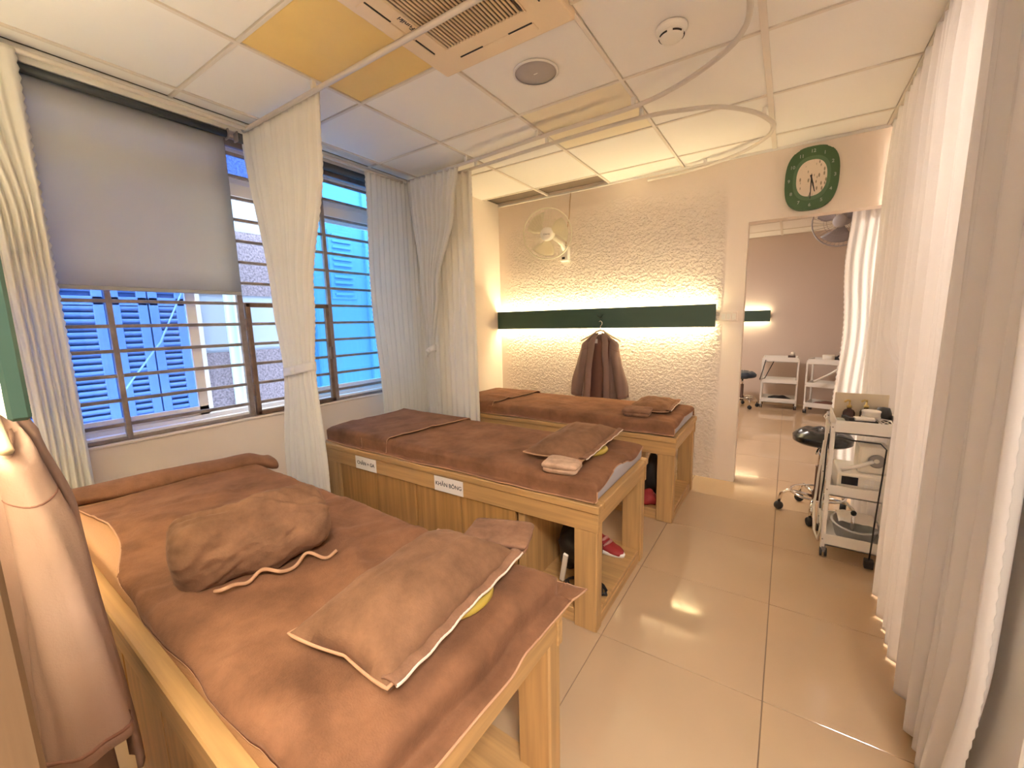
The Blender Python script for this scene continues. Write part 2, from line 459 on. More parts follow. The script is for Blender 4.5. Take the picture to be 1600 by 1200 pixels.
# stepped cornice at the window wall
struct(B().box((-2.80, -2.2, 2.462), (-2.745, 2.80, ZC + .004), 0.003).box((-2.745, -2.2, 2.486), (-2.715, 2.80, ZC + .004), 0.003).build('trim_1', M_WHITE), 'stepped white cornice above the window')
struct(B().box((XP, YW - 0.012, ZC - 0.014), (DX1, YW, ZC + .004), 0.002).build('trim_2', M_WHITE), 'thin white angle where ceiling meets the plaster wall')
struct(B().box((XW, -0.35, WZ0 - 0.015), (XW + 0.012, 2.62, WZ0), 0.003).build('trim_3', M_WALL), 'narrow sill edge under the window')

# ------------------------------------------------------------------ window: frame, sashes, panes
win = struct(B().box((-2.945, WY0, 0.78), (-2.825, WY1, 0.815), .003).box((-2.945, WY0, 2.415), (-2.85, WY1, 2.45), .003)
             .box((-2.93, WY0, 2.13), (-2.85, WY1, 2.205), .003).build('window_1', M_ALU), 'aluminium sliding window with blue tinted panes')
part('bottom_track', M_ALU, win, (-2.93, WY0, 0.815), (-2.915, WY1, 0.850), .002)
part('bottom_track', M_ALU, win, (-2.875, WY0, 0.815), (-2.86, WY1, 0.838), .002)
part('frame_upright', M_ALU, win, (-2.94, WY1 - .04, 0.78), (-2.85, WY1, 2.45), .003)
part('frame_upright', M_ALU, win, (-2.94, WY0, 0.78), (-2.85, WY0 + .04, 2.45), .003)
def sash(x, y0, y1, z0, z1, gm):
    b = B()
    for (a0, a1, c0, c1) in ((y0, y0 + .05, z0, z1), (y1 - .05, y1, z0, z1), (y0, y1, z0, z0 + .055), (y0, y1, z1 - .04, z1)):
        b.box((x - .012, a0, c0), (x + .012, a1, c1), .002)
    s_ = b.build('sash', M_ALU, win)
    part('pane', gm, s_, (x - .002, y0 + .04, z0 + .045), (x + .002, y1 - .04, z1 - .03))
sash(-2.878, -0.30, 1.03, 0.835, 2.135, M_GLASSB)
sash(-2.905, 1.56, 2.58, 0.835, 2.135, M_GLASSB2)
sash(-2.895, 1.56, 2.58, 2.20, 2.42, M_GLASSB2)
sash(-2.895, -0.30, 1.50, 2.20, 2.42, M_GLASSB)
struct(B().box((-2.99, -0.36, 0.74), (-2.93, 2.62, 0.80)).build('trim_4', M_RENDERW), 'outer window ledge')

# steel security grille with a hinged casement
gr = thing('window_grille', 'brown steel security grille of horizontal bars across the window', 'grille', (XW, 1.1, WZ0))
o = lambda y: y - 1.1
gz = lambda z: z - WZ0
for k in range(13):
    z = 0.865 + 0.1246 * k
    part('bar', M_STEEL, gr, (-0.030, o(WY0), gz(z - .009)), (-0.012, o(2.58), gz(z + .009)), 0.002)
for y, wd in ((0.02, .012), (0.645, .012), (1.243, .016), (1.845, .014), (2.42, .012)):
    part('upright', M_STEEL, gr, (-0.034, o(y - wd), 0.004), (-0.008, o(y + wd), gz(2.44)), 0.002)
part('bottom_rail', M_STEEL, gr, (-0.034, o(WY0), 0.002), (-0.010, o(2.58), 0.020), 0.002)
part('top_rail', M_STEEL, gr, (-0.034, o(WY0), gz(2.40)), (-0.010, o(2.58), gz(2.44)), 0.002)
b = B()
for (a0, a1, c0, c1) in ((1.264, 1.292, .785, 1.492), (1.795, 1.823, .785, 1.492), (1.264, 1.823, .785, .812), (1.264, 1.823, 1.466, 1.492)):
    b.box((-0.022, o(a0), gz(c0)), (0.006, o(a1), gz(c1)), .003)
cas = b.build('casement', M_BROWNSTEEL, gr)
for z in (0.95, 1.36):
    B().tube([(0.008, o(1.258), gz(z - .035)), (0.008, o(1.258), gz(z + .035))], .008, 8).build('hinge', M_BROWNSTEEL, cas, smooth=True)
B().box((0.0, o(1.80), gz(1.10)), (0.022, o(1.825), gz(1.19)), .004).build('latch', M_BROWNSTEEL, cas)

# roller blinds
def roller(y0, y1, zb, label):
    t = thing('roller_blind', label, 'blind', (XW + 0.045, (y0 + y1) / 2, 2.44), group='roller blinds at the window')
    h = (y1 - y0) / 2
    B().tube([(0, -h, 0), (0, h, 0)], .019, 16).build('roller_tube', mat('blind_tube', (0.055, 0.062, 0.068), 0.45), t, smooth=True)
    for s_ in (-1, 1):
        part('bracket', M_GREYP, t, (-.022, s_ * h - .004, -.028), (.022, s_ * h + .004, .028), .002)
    if zb is not None:
        B().grid(lambda u, v: (-0.019 + 0.002 * math.sin(u * 7), lerp(-h + .01, h - .012, u), lerp(zb - 2.44, 0.0, v)), 12, 8).build('fabric', M_BLIND, t, smooth=True, solid=.0012)
        part('bottom_bar', mat('blind_bar', (0.36, 0.36, 0.37), .5), t, (-.027, -h + .01, zb - 2.44 - .016), (-.012, h - .012, zb - 2.44 + .004), .003)
    else:
        B().tube([(0, -h + .01, -.0), (0, h - .012, -.0)], .026, 16).build('fabric', mat('blind_rolled', (0.10, 0.11, 0.12), .7), t, smooth=True)
roller(0.10, 1.252, 1.552, 'grey roller blind pulled half way down over the window')
roller(1.30, 2.50, None, 'dark roller blind fully rolled up above the blue panes')

# ------------------------------------------------------------------ neighbouring house seen through the window
XN = -4.0
house = thing('neighbour_house', 'neighbouring house with louvred shutters and pebble dashed wall outside the window', 'building', (XN, 1.5, -2.0))
def hb(name, m, y0, y1, z0, z1, x0=-.15, x1=0, bev=0, parent=None):
    return part(name, m, parent or house, (x0, y0 - 1.5, z0 + 2), (x1, y1 - 1.5, z1 + 2), bev)
hb('rendered_wall', M_RENDERW, -2.5, 5.5, -2.0, 5.0, -.40, -.06)
hb('pebble_band', M_PEBBLE, 1.46, 2.25, -2.0, 1.14, -.06, 0)
hb('smooth_band', M_PALEB, 1.46, 2.25, 1.14, 1.62, -.06, -.012)
hb('pebble_band', M_PEBBLE, 1.46, 2.25, 1.62, 2.16, -.06, 0)
hb('smooth_band', M_PALEB, 1.46, 2.25, 2.16, 2.62, -.06, -.012)
hb('pebble_band', M_PEBBLE, 1.46, 2.25, 2.62, 4.4, -.06, 0)
hb('smooth_band', M_PALEB, 2.25, 5.0, -2.0, 4.4, -.06, -.005)
hb('corner_strip', M_RENDERW, 1.40, 1.46, -2.0, 4.4, -.06, .02)
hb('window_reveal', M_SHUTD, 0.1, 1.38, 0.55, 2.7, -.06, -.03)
def shutter(y0, y1, z0, z1, x1=0.0):
    st = 0.055
    b_ = B()
    for (a0, a1, c0, c1) in ((y0, y0 + st, z0, z1), (y1 - st, y1, z0, z1), (y0, y1, z0, z0 + .07), (y0, y1, z1 - .06, z1), (y0, y1, (z0 + z1) / 2 - .03, (z0 + z1) / 2 + .03)):
        b_.box((x1 - .03, a0 - 1.5, c0 + 2), (x1, a1 - 1.5, c1 + 2), .003)
    sh = b_.build('shutter', M_SHUT, house)
    n_ = int((z1 - z0 - .13) / 0.045); data = None
    for k in range(n_):
        z = z0 + .085 + k * 0.045
        if abs(z - (z0 + z1) / 2) < .04: continue
        if data is None:
            s_ = B().box((-.004, y0 + st - 1.5, -.020), (.004, y1 - st - 1.5, .020), rot=Matrix.Rotation(.65, 3, 'Y'), org=(0, 0, 0)).build('slat', M_SHUT, sh); data = s_.data
        else:
            s_ = bpy.data.objects.new('slat', data); COL.objects.link(s_); s_.parent = sh
        s_.location = (x1 - .016, 0, z + 2)
shutter(0.36, 0.62, 0.60, 2.5); shutter(0.63, 0.89, 0.60, 2.5); shutter(0.92, 1.13, 0.60, 2.5); shutter(1.14, 1.36, 0.60, 2.5)
vt = hb('vent_panel', M_PALEB, 2.66, 2.96, 1.62, 2.32, -.02, .006, .003)
for k in range(11):
    part('vent_slat', M_PALEB, vt, (.006, 2.70 - 1.5, 3.66 + k * .06), (.022, 2.92 - 1.5, 3.685 + k * .06), .003)
hb('window_ledge', M_RENDERW, 0.0, 1.46, 0.50, 0.57, -.06, .05, .004)
hb('wall_ledge', M_RENDERW, 1.46, 5.0, 0.45, 0.53, -.06, .07, .004)
B().tube([(0.075, 0.155, 0.0), (0.075, 0.155, 6.4)], .045, 12).build('drain_pipe', M_PIPE, house, smooth=True)
B().tube([(0.06, 0.35 - .95, 2.9), (0.09, -0.35, 3.25), (0.10, -.05, 3.9)], .006, 6).build('wire', M_WHITE, house, smooth=True)
for y in (2.45, 3.1, 3.6):
    hb('pilaster', M_PALEB, y, y + .10, -2, 4.4, -.03, .03, .005)

# ------------------------------------------------------------------ added fill panels, all unseen: behind the viewer, side bay, next room
def fill_panel(i, j, label, lm=None):
    cx, cy = GX0 + (i + .5) * GP, GY0 + (j + .5) * GP
    t = thing('fill_panel', label, 'light', (cx, cy, ZC), group='added fill panels in the ceiling')
    B().box((-.29, -.29, -.002), (.29, .29, .010), .001).build('diffuser', lm or M_FILLM, t)
    b_ = B()
    for a, c in (((-.302, -.302), (.302, -.285)), ((-.302, .285), (.302, .302)), ((-.302, -.285), (-.285, .285)), ((.285, -.285), (.302, .285))):
        b_.box((a[0], a[1], -.006), (c[0], c[1], .012), .001)
    b_.build('frame', M_WHITE, t)
for (i, j), l in zip(FILL_CELLS, ('added unseen fill panel in the ceiling over the entrance',
                             'added unseen fill panel in the ceiling of the curtained bay', 'added unseen fill panel in the ceiling of the next room')):
    fill_panel(i, j, l, M_FILLF if j == 6 else None)

# ------------------------------------------------------------------ green boards with light strips
def light_board(x0, x1, yw, z0, z1, label, ledm, facing=-1):
    t = thing('light_board', label, 'light', ((x0 + x1) / 2, yw, (z0 + z1) / 2), group='green boards with light strips')
    h = (x1 - x0) / 2; k = (z1 - z0) / 2; f = facing
    ya, yb = sorted((f * 0.075, f * 0.060))
    part('board', M_GREEN, t, (-h, ya, -k), (h, yb, k), .003)
    ya, yb = sorted((f * 0.060, f * 0.001))
    part('batten', M_GREEN, t, (-h + .02, ya, -k + .035), (h - .02, yb, k - .035), .003)
    ya, yb = sorted((f * 0.052, f * 0.030))
    part('light_strip', ledm, t, (-h + .03, ya, k - .033), (h - .03, yb, k - .025))
    part('light_strip', ledm, t, (-h + .03, ya, -k + .025), (h - .03, yb, -k + .033))
    return t
bd = light_board(XP + .004, -0.478, YW, 1.264, 1.443, 'long dark green board with glowing light strips on the plaster wall', M_LEDM)
light_board(-1.9, -0.235, YF, 1.255, 1.425, 'dark green glowing board seen through the doorway', M_LEDM2)
bn = light_board(-2.45, -.580, -.007, 1.262, 1.441, 'green glowing board end at the left edge of the picture', M_LEDM3, 1)
# small wooden hook emblem on the board
hk = B()
for s_ in (-1, 0, 1):
    hk.tube([(.106, -.078, .0), (.106, -.10, .004), (.106 + s_ * .02, -.112, .02), (.106 + s_ * .03, -.106, .034)], .004, 6)
hk.build('coat_hook', mat('hook_green', (0.01, 0.04, 0.025), .4), bd, smooth=True)

# ================================================================== BEDS
BL, BW, BH = 1.92, 0.72, 0.585
def make_bed():
    t = thing('massage_bed', '', 'bed')
    # local: x 0 (head end) .. -BL, y 0 (near) .. BW
    T = 0.034
    part('top_rail', M_WX, t, (-BL, 0, BH - T), (0, .062, BH), .004)
    part('top_rail', M_WX, t, (-BL, BW - .062, BH - T), (0, BW, BH), .004)
    part('end_rail', M_WY, t, (-.062, .062, BH - T), (0, BW - .062, BH), .004)
    part('end_rail', M_WY, t, (-BL, .062, BH - T), (-BL + .062, BW - .062, BH), .004)
    part('platform', M_WX, t, (-BL + .062, .062, BH - .03), (-.062, BW - .062, BH - .008))
    for y0 in (.010, BW - .034):
        part('apron', M_WX, t, (-BL + .006, y0, BH - T - .088), (-.006, y0 + .024, BH - T), .003)
    for x0 in (-.034, -BL + .010):
        part('end_apron', M_WY, t, (x0, .036, BH - T - .062), (x0 + .024, BW - .036, BH - T), .003)
    for (x0, x1) in ((-.118, -.012), (-BL + .012, -BL + .12)):
        for (y0, y1) in ((.014, .075), (BW - .075, BW - .014)):
            part('leg', M_WZ, t, (x0, y0, 0), (x1, y1, BH - T - .004), .005)
    part('divider', M_WZ, t, (-.415, .034, .03), (-.375, BW - .034, BH - T), .002)
    part('shelf', M_WX, t, (-.375, .030, .045), (-.022, BW - .030, .070), .002)
    part('plinth', M_WX, t, (-BL + .10, .030, .0), (-.11, .052, .046), .002)
    part('plinth', M_WX, t, (-BL + .10, BW - .052, .0), (-.11, BW - .030, .046), .002)
    part('end_plinth', M_WY, t, (-.040, .074, .0), (-.018, BW - .074, .046), .002)
    part('cabinet_floor', M_WX, t, (-BL + .11, .04, .046), (-.415, BW - .04, .064))
    part('foot_panel', M_WZP, t, (-BL + .03, .074, .01), (-BL + .05, BW - .074, BH - .05))
    part('back_panel', M_WZP, t, (-BL + .12, BW - .05, .046), (-.415, BW - .034, BH - .06))
    # two cabinet doors of upright planks
    xs = [-1.775, -1.43, -1.09, -1.083, -.76, -.422]
    for (xa, xm, xb) in ((xs[0], xs[1], xs[2]), (xs[3], xs[4], xs[5])):
        d = part('door', M_WZP, t, (xa + .002, .036, .070), (xb - .004, .044, BH - T - .095))
        for (p, q) in ((xa + .002, xm - .001), (xm + .001, xb - .004)):
            part('plank', M_WZP, d, (p, .024, .068), (q, .038, BH - T - .092), .003)
    part('stile', M_WZ, t, (-1.80, .016, .03), (-1.775, .05, BH - T - .08), .002)
    return t
BEDS = []
bed = make_bed()
def place(o_, label, loc, rz):
    o_.location = loc; o_.rotation_euler = (0, 0, rz); tag(o_, label, None, 'wooden massage beds in a row'); BEDS.append(o_)
place(bed, 'oak massage bed with two paper labels, middle of the three beds', (-.595, 1.512, 0), 0.0)
bed1 = copy_tree(bed); place(bed1, 'oak massage bed nearest the viewer carrying the rolled bolster', (-.475, 0.215, 0), -0.022)
bed3 = copy_tree(bed); place(bed3, 'oak massage bed standing closest to the rough plaster wall', (-.545, 2.685, 0), 0.0)
# paper labels on the middle bed
def paper_label(x0, x1, z0, z1, body, size):
    l = part('paper_label', M_PAPER, bed, (x0, .0070, z0), (x1, .0098, z1), .0003)
    text_mesh('lettering', body, size, M_INK, l, frame((1, 0, 0), (0, 0, 1), ((x0 + x1) / 2, .0066, (z0 + z1) / 2)), .0003)
paper_label(-1.592, -1.400, .465, .545, 'CHĂN + GA', .030)
paper_label(-.925, -.728, .465, .545, 'KHĂN BÔNG', .030)

# mattresses
def rbox_grid(L_, W_, H_, rad):
    """rounded slab as one closed surface, local x 0..-L, y 0..W, z 0..H"""
    b_ = B(); b_.box((-L_, 0, 0), (0, W_, H_), rad, 4); return b_
def mattress(bedo, m, label, dx=0.018, z=BH + .001):
    o_ = rbox_grid(BL - .05, BW - .07, .078, .022).build('mattress', m, None, smooth=True)
    o_.matrix_world = Matrix.Translation(bedo.location) @ Matrix.Rotation(bedo.rotation_euler.z, 4, 'Z') @ Matrix.Translation((-dx, .035, z))
    return tag(o_, label, 'mattress', 'thin mattresses on the beds')
mattress(bed1, M_MATT1, 'tan mattress on the nearest bed showing along its near edge', .024)
mattress(bed, M_MATT, 'grey vinyl mattress on the middle bed showing at the head end', .024)
mattress(bed3, M_MATT, 'grey vinyl mattress on the bed by the plaster wall', .024)

def d1(s, lo, hi, r=0.022):
    """distance along cloth -> position and drop over an edge"""
    if lo <= s <= hi: return s, 0.0
    sg, e = (1, s - hi) if s > hi else (-1, lo - s)
    a = min(e / r, PI / 2)
    return (hi if sg > 0 else lo) + sg * r * math.sin(a), r * (1 - math.cos(a)) + max(0, e - r * PI / 2)
def cover(name, label, bedo, m, x0, x1, yn, yf, top, wr=1.0, seed=0.0, edge=None, nx=130, ny=74, hem=True, group=None, lift=None):
    """cloth from local x0 (toward head) to x1 (toward foot); yn / yf: hang below near / far edge (cloth length)"""
    ML0, ML1, MW0, MW1 = -.024 - .022, -BL + .05 - .024 + .022, .035 + .022, BW - .035 - .022
    zt = BH + .001 + .078 + top
    def f(u, v):
        sx = lerp(x0, x1, u)
        sy = lerp(MW0 - yn, MW1 + yf, v)
        if edge:
            ex, ey = edge(u, v); sx += ex; sy += ey
        px, dx_ = d1(sx, ML1, ML0); py, dy_ = d1(sy, MW0, MW1)
        full = zt - BH - .006
        if dx_ > full: px += (dx_ - full) * (1 if sx > ML0 else -1); dx_ = full
        if dy_ > full: py += (dy_ - full) * (1 if sy > MW1 else -1); dy_ = full
        drop = max(dx_, dy_)
        big = nz(sx, sy, seed, 2.2) * .006 + nz(sx, sy, seed + 3, 5.5) * .004
        rid = nz(sx * .7 + sy * 1.8, sy * .5 - sx * .25, seed + 9, 6.0)
        rid2 = nz(sx * 1.6 - sy * .6, sy * .4, seed + 5, 9.0)
        fold = (max(0, rid) ** 2) * .020 + max(0, rid2 - .15) * .008
        z = zt - drop + wr * (big + fold + .004)
        lat = .006 * wr * nz(sx * 3, sy * 3, seed + 2, 2.0) if drop > .012 else 0
        if dy_ > .01: py += (lat + .004) * (1 if sy > MW1 else -1)
        if dx_ > .01: px += (lat + .004) * (1 if sx > ML0 else -1)
        z = max(z, BH + .004) if drop > .03 else max(z, zt - drop + .001)
        if lift: z += lift(u, v, sx, sy)
        return Vector((px, py, z))
    o_ = B().grid(f, nx, ny).build(name, m, None, smooth=True, solid=.004)
    mw = Matrix.Translation(bedo.location) @ Matrix.Rotation(bedo.rotation_euler.z, 4, 'Z')
    o_.matrix_world = mw
    tag(o_, label, 'bed cover' if 'cover' in name else 'blanket', group)
    if hem:
        loop = [f(0, k / 80) for k in range(81)] + [f(k / 120, 1) for k in range(1, 121)] + [f(1, 1 - k / 80) for k in range(1, 81)] + [f(1 - k / 120, 0) for k in range(1, 120)]
        B().tube(loop, .0028, 6, closed=True).build('hem', M_HEM, o_, smooth=True)
    return o_

# nearest bed: cover leaves a wavy strip of mattress bare along the near edge
def e1(u, v):
    k = (1 - v) ** 3
    far = v ** 6
    return ((.012 * math.sin(v * 5) + .035 * v ** 5) * (1 - u) ** 4, k * (.055 * sstep(.45, .75, u) + .03 * math.sin(u * 9 + .5) * sstep(.3, .6, u)) + far * .02 * math.sin(u * 23) + .045 * v ** 6 * (1 - u) ** 8)
cover('bed_cover', 'brown velvet cover on the nearest bed under the rolled bolster', bed1, M_COVER, .080, -1.75, .045, .115, .004, 2.0, 1.3, e1, group='brown velvet bed covers')
cover('bed_cover', 'brown velvet cover on the middle bed with a light hem', bed, M_COVER, .022 - .035, -1.55, .112, .100, .004, .6, 7.7,
      lambda u, v: (.016 * math.sin(v * 11) * (1 - u) ** 8, .006 * math.sin(u * 17)), group='brown velvet bed covers')
cover('bed_cover', 'brown velvet cover on the bed against the plaster wall', bed3, M_COVER, .022 - .030, -1.62, .106, .10, .004, .6, 4.1,
      lambda u, v: (.008 * math.sin(v * 9) * (1 - u) ** 8, .004 * math.sin(u * 21)), group='brown velvet bed covers')
cover('foot_blanket', 'dark brown velvet blanket folded over the foot of the middle bed', bed, M_COVER2, -1.28, -1.93, .116, .11, .018, .8, 2.2,
      lambda u, v: ((.12 * v - .05) * (1 - u), .004 * math.sin(u * 9)), 60, 74, group='velvet blankets over the bed feet')
cover('foot_blanket', 'brown velvet blanket over the foot of the bed by the plaster wall', bed3, M_COVER2, -1.42, -1.92, .114, .10, .018, 1.0, 6.4,
      lambda u, v: ((.10 * v - .05) * (1 - u), .004 * math.sin(u * 9)), 60, 74, group='velvet blankets over the bed feet')

def on_bed(o_, bedo, loc, rz=0.0):
    o_.matrix_world = Matrix.Translation(bedo.location) @ Matrix.Rotation(bedo.rotation_euler.z, 4, 'Z') @ Matrix.Translation(loc) @ Matrix.Rotation(rz, 4, 'Z')
    return o_
ZM = BH + .079      # mattress top
# rolled towel laid across the foot of the nearest bed
def roll_f(u, v):
    a = 2 * PI * u
    y = lerp(.0, .77, v)
    bulge = 1 + .12 * nz(v * 6, a, 1.0, 1.0) + .06 * math.sin(a * 2 + v * 9)
    c = Vector((-1.865 + .14 * v, y, ZM + .026 - .035 * (sstep(.88, 1, v) + sstep(.10, 0, v))))
    return c + Vector((math.cos(a) * .075 * bulge, 0, math.sin(a) * .034 * bulge))
b_ = B().grid(roll_f, 28, 50, closeu=True); bmesh.ops.holes_fill(b_.bm, edges=[e for e in b_.bm.edges if e.is_boundary])
o_ = b_.build('foot_blanket', M_COVER2, None, smooth=True)
on_bed(o_, bed1, (0, 0, 0)); tag(o_, 'brown velvet blanket rolled across the foot of the nearest bed', 'blanket', 'velvet blankets over the bed feet')

# pillow: flat velvet bag, local x short side, y long side
def pillow(name, label, bedo, loc, rz, lx, ly, h, m, seed=0.0, crown=1.0):
    t = thing(name, label, 'pillow', group='velvet pillows at the bed heads')
    def prof(u, v):
        X = 2 * u - 1; Y = 2 * v - 1
        e = (max(0, 1 - abs(X) ** 2.6) * max(0, 1 - abs(Y) ** 3.0)) ** .55
        return X, Y, e
    def top(u, v):
        X, Y, e = prof(u, v)
        pin = 1 - .10 * (1 - abs(X)) * (abs(Y) ** 4) ; pin2 = 1 - .08 * (1 - abs(Y)) * (abs(X) ** 4)
        z = h * e + .008 * e * nz(X * 1.6, Y * 2.4, seed, 1.7) + .005 * e * nz(X * 5, Y * 2, seed + 4, 1.5) + .008
        return Vector((X * lx / 2 * pin2, Y * ly / 2 * pin, z + .012 * (abs(X) * abs(Y)) ** 3))
    def bot(u, v):
        p = top(u, v); X, Y, e = prof(u, v)
        return Vector((p.x, p.y, min(p.z, .010) - .006 * e))
    b_ = B(); n = 34
    b_.grid(top, n, n).grid(bot, n, n, flip=True)
    bmesh.ops.remove_doubles(b_.bm, verts=b_.bm.verts, dist=.0008)
    b_.build('pillow_case', m, t, smooth=True)
    loop = [top(0, k / 24) for k in range(25)] + [top(k / 24, 1) for k in range(1, 25)] + [top(1, 1 - k / 24) for k in range(1, 25)] + [top(1 - k / 24, 0) for k in range(1, 24)]
    B().tube(loop, .0035, 6, closed=True).build('piping', M_HEM, t, smooth=True)
    # open hem band along the head side
    def band(u, v):
        p = top(1, u); return Vector((p.x - .020 + v * .036, p.y * .97, p.z + .006 + .006 * math.sin(v * PI) - .002 * math.sin(u * 40)))
    B().grid(band, 40, 6).build('open_hem', M_TOWEL2, t, smooth=True, solid=.004)
    B().tube([band(k / 40, 1.0) for k in range(41)], .003, 6).build('white_edge', M_LACE, t, smooth=True)
    on_bed(t, bedo, loc, rz); return t
pillow('pillow', 'brown velvet pillow on the nearest bed, open end over a yellow cushion', bed1, (-.225, .405, ZM + .040), .10, .275, .48, .085, M_PILLOW, 1.0)
pillow('pillow', 'brown velvet pillow on the middle bed behind a folded tan towel', bed, (-.300, .430, ZM + .036), .05, .30, .60, .070, M_PILLOW, 5.0)
pillow('pillow', 'brown velvet pillow on the bed by the plaster wall', bed3, (-.265, .46, ZM + .018), .05, .29, .46, .055, M_PILLOW, 8.0)
# yellow ring cushions under two pillows
def cushion(bedo, loc, r, label):
    o_ = B().lathe([(0, 0), (r * .9, 0), (r, .012), (r * .97, .020), (r * .85, .026), (0, .026)], 32).build('face_cushion', M_YELLOW, None, smooth=True)
    on_bed(o_, bedo, loc); return tag(o_, label, 'cushion', 'yellow cushions under pillows')
cushion(bed1, (-.190, .47, ZM + .014), .108, 'yellow round cushion peeking out under the nearest pillow')
cushion(bed, (-.235, .42, ZM + .008), .110, 'yellow round cushion peeking out under the middle bed pillow')

# folded towels: layered slab with a rounded fold
def towel(label, bedo, loc, rz, lx, ly, layers, th, m, seed):
    t = thing('folded_towel', label, 'towel', group='folded towels beside the pillows')
    for k in range(layers):
        def f(u, v, k=k):
            a = 2 * PI * u
            X = math.copysign(abs(math.cos(a)) ** .35, math.cos(a)); Z = math.copysign(abs(math.sin(a)) ** .7, math.sin(a))
            Y = 2 * v - 1
            sh = 1 - .05 * (1 - (1 - abs(Y) ** 8))
            ins = .94 + .06 * (k % 2) + .03 * nz(k * 3.1, seed, Y, 1.0)
            z = th * (k + .5) + Z * th * .53 + .004 * nz(X, Y * 2, seed + k, 1.3)
            return Vector((X * lx / 2 * ins * sh, Y * ly / 2 * ins, z))
        b_ = B(); b_.grid(f, 28, 16, closeu=True)
        bmesh.ops.holes_fill(b_.bm, edges=[e for e in b_.bm.edges if e.is_boundary])
        b_.build('fold', m, t, smooth=True)
    on_bed(t, bedo, loc, rz); return t
towel('brown towel folded flat beside the pillow on the nearest bed', bed1, (-.235, .735, ZM + .014), .35, .20, .13, 2, .020, M_TOWEL2, 2.0)
towel('pale tan towel folded in front of the pillow on the middle bed', bed, (-.215, .105, ZM + .012), .16, .165, .125, 2, .022, M_TOWEL, 5.0)
towel('brown towel folded in front of the pillow on the far bed', bed3, (-.300, .165, ZM + .012), .10, .19, .14, 2, .024, M_TOWEL2, 9.0)

# bolster: rolled velvet blanket with loose hem
bo = thing('bolster', 'thick rolled brown velvet bolster lying on the nearest bed', 'bolster')
BA, BB = Vector((-1.265, .345, ZM + .105)), Vector((-1.165, .665, ZM + .105))
ax_ = (BB - BA).normalized(); sd = Vector((-ax_.y, ax_.x, 0)); 
def bol(u, v):
    a = 2 * PI * u; t_ = v
    endr = (max(0.0, 1 - (abs(2 * t_ - 1)) ** 12)) ** .5
    r = (.093 + .008 * math.sin(a * 3 + t_ * 5) + .012 * nz(math.cos(a), math.sin(a), t_ * 3, 1.4)) * (.25 + .75 * endr) * (.93 + .12 * math.sin(t_ * PI))
    r += .010 * math.exp(-((a - 1.2 - 1.3 * t_) / .09) ** 2) - .007 * math.exp(-((a - 1.0 - 1.3 * t_) / .10) ** 2)
    r += .008 * nz(math.cos(a) * 2 + t_ * 4, math.sin(a) * 2 - t_ * 3, 4.0, 2.2) + .004 * nz(math.cos(a) * 5, math.sin(a) * 5, t_ * 9, 2.0)
    zz = math.sin(a) * r
    return BA.lerp(BB, lerp(-.07, 1.07, t_)) + sd * math.cos(a) * r * 1.06 + Vector((0, 0, max(zz, -.090)))
b_ = B().grid(bol, 84, 70, closeu=True)
bmesh.ops.holes_fill(b_.bm, edges=[e for e in b_.bm.edges if e.is_boundary])
b_.build('roll', M_PILLOW, bo, smooth=True)
pts = []
for k in range(61):
    s_ = k / 60
    p = BA.lerp(BB, lerp(.18, 1.04, s_)) - sd * (.112 + .016 * math.sin(s_ * 15) + .006 * math.sin(s_ * 31)) 
    pts.append(Vector((p.x, p.y, ZM + .036 + .008 * math.sin(s_ * 19))))
B().tube(pts, .005, 6).build('loose_hem', M_HEM, bo, smooth=True)
bo.location = (0, 0, 0)

